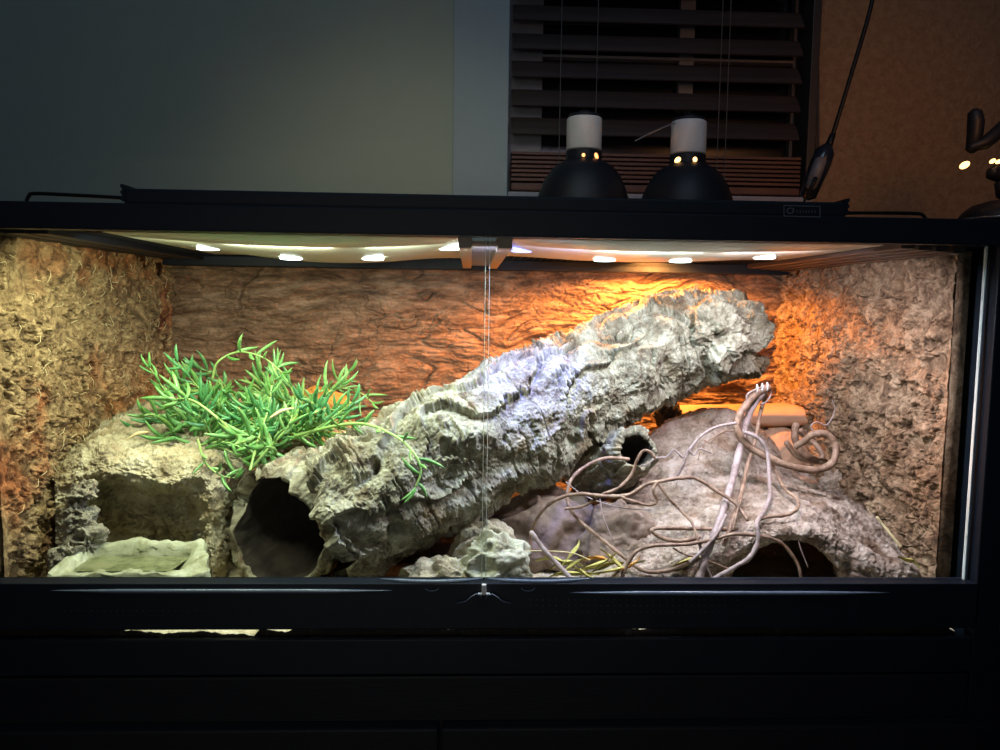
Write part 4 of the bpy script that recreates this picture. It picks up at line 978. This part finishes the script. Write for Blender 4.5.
# cord with inline connector
pc = thing('power_cord', at(806, 200, 0.45), 'black power cord hanging down with an inline connector behind the right end of the hood', 'cord')
MB().tube(spline([at(876, -14, .45), at(866, 25, .45), at(851, 75, .45), at(838, 118, .45), at(831, 140, .45)], 8), 0.0037, 10).build('cord', M_wire, pc, smooth=True)
C = np.array([at(833, 134, .45), at(830, 142, .45), at(828, 147, .45)]); MB().tube(C, [0.005, 0.006, 0.0075], 12).build('strain_relief', M_wire, pc, smooth=True)
C = np.array([at(828.5, 146, .45), at(825, 152, .45), at(820, 165, .45), at(813, 182, .45), at(808, 196, .45)])
MB().tube(C, [0.008, 0.0165, 0.0175, 0.016, 0.014], 14).build('connector', M_blackgloss, pc, smooth=True)
C = np.array([at(821, 160, .432), at(816, 173, .432), at(811, 187, .432)])
MB().tube(C, [0.010, 0.0105, 0.009], 12).build('connector_sleeve', M_grey, pc, smooth=True, label='greyish sleeve on the connector')
C = np.array([at(816, 178, .42), at(812, 186, .42), at(804, 202, .42)]); MB().tube(C, [0.004, 0.003, 0.002], 10).build('plug_pin', M_wire, pc, smooth=True)

# lamp of the neighbouring tank at the right edge
cl = at(985, 200, 0.40)
cln = thing('clamp_lamp', (cl[0], 0.40, at(985, 221, 0.40)[2]), 'dark clamp lamp at the right edge on the neighbouring tank', 'lamp')
zc = at(990, 221, 0.40)[2]; xc = at(1003, 210, 0.40)[0]
MB().lathe((xc, 0.40, zc), [(0.066, 0), (0.068, 0.003), (0.062, 0.014), (0.048, 0.026), (0.026, 0.033), (0.0001, 0.034)], 40).build('shade', M_dome, cln, smooth=True)
MB().lathe((xc, 0.40, zc), [(0.0665, -0.001), (0.0695, 0.001), (0.069, 0.003), (0.066, 0.004)], 40).build('rim', M_chrome, cln, smooth=True)
MB().tube([at(1004, 196, .40), at(1002, 182, .40)], 0.012, 12).build('neck', M_dome, cln, smooth=True)
MB().tube(spline([at(1003, 176, .40), at(996, 174, .40), at(991, 172, .40)], 5), 0.012, 12).build('socket', M_dome, cln, smooth=True)
MB().tube([at(975, 112, .40), at(976, 122, .40), at(975, 134, .40), at(972, 150, .40)], [0.011, 0.0135, 0.0125, 0.010], 14).build('clamp', M_dome, cln, smooth=True)
MB().tube([at(970, 148, .395), at(985, 143, .395), at(1010, 122, .395)], [0.007, 0.011, 0.013], 12).build('clamp_arm', M_dome, cln, smooth=True)
for px, py, a_, b_ in ((965, 165, 5, 3.5), (993, 161, 3, 2.2), (999, 161.5, 3, 2)):
    q = at(px, py, 0.39); V = [q]+[q+np.array([a_*math.cos(t_)/600, 0, (b_*math.sin(t_)+0.35*a_*math.cos(t_))/600]) for t_ in np.linspace(0, 6.283, 15)[:-1]]
    V += [v+np.array([0, 0.002, 0]) for v in V]
    F = [(0, 1+i_, 1+(i_+1) % 14) for i_ in range(14)]+[(15, 16+(i_+1) % 14, 16+i_) for i_ in range(14)]+[(1+i_, 16+i_, 16+(i_+1) % 14, 1+(i_+1) % 14) for i_ in range(14)]
    mesh_obj('vent_hole', V, F, M_glow, cln, smooth=False, label='glowing vent hole')

# neighbouring tank, only its near edge is in the frame
nt_ = thing('neighbouring_tank', (0.80, 0.3, -0.11), 'dark neighbouring tank at the right edge of the picture', 'terrarium')
MB().box((WG+0.0065, -0.016, -0.75), (WG+0.040, 0.60, H), 0.002).build('corner_post', M_black, nt_)
MB().box((WG+0.040, 0.02, -0.115), (1.1, 0.60, -0.11), 0.001).build('base', M_black, nt_)
MB().box((0.6065, -0.016, H+0.0005), (1.1, 0.6, H+0.030), 0.002).build('lid', M_black, nt_)
MB().box((WG+0.040, 0.10, -0.11), (1.1, 0.12, H-0.01), 0.002).build('bark_lining', M_left, nt_)
MB().box((WG+0.041, -0.012, -0.75), (1.1, 0.60, -0.116), 0.002).build('cabinet', M_cabinet, nt_)
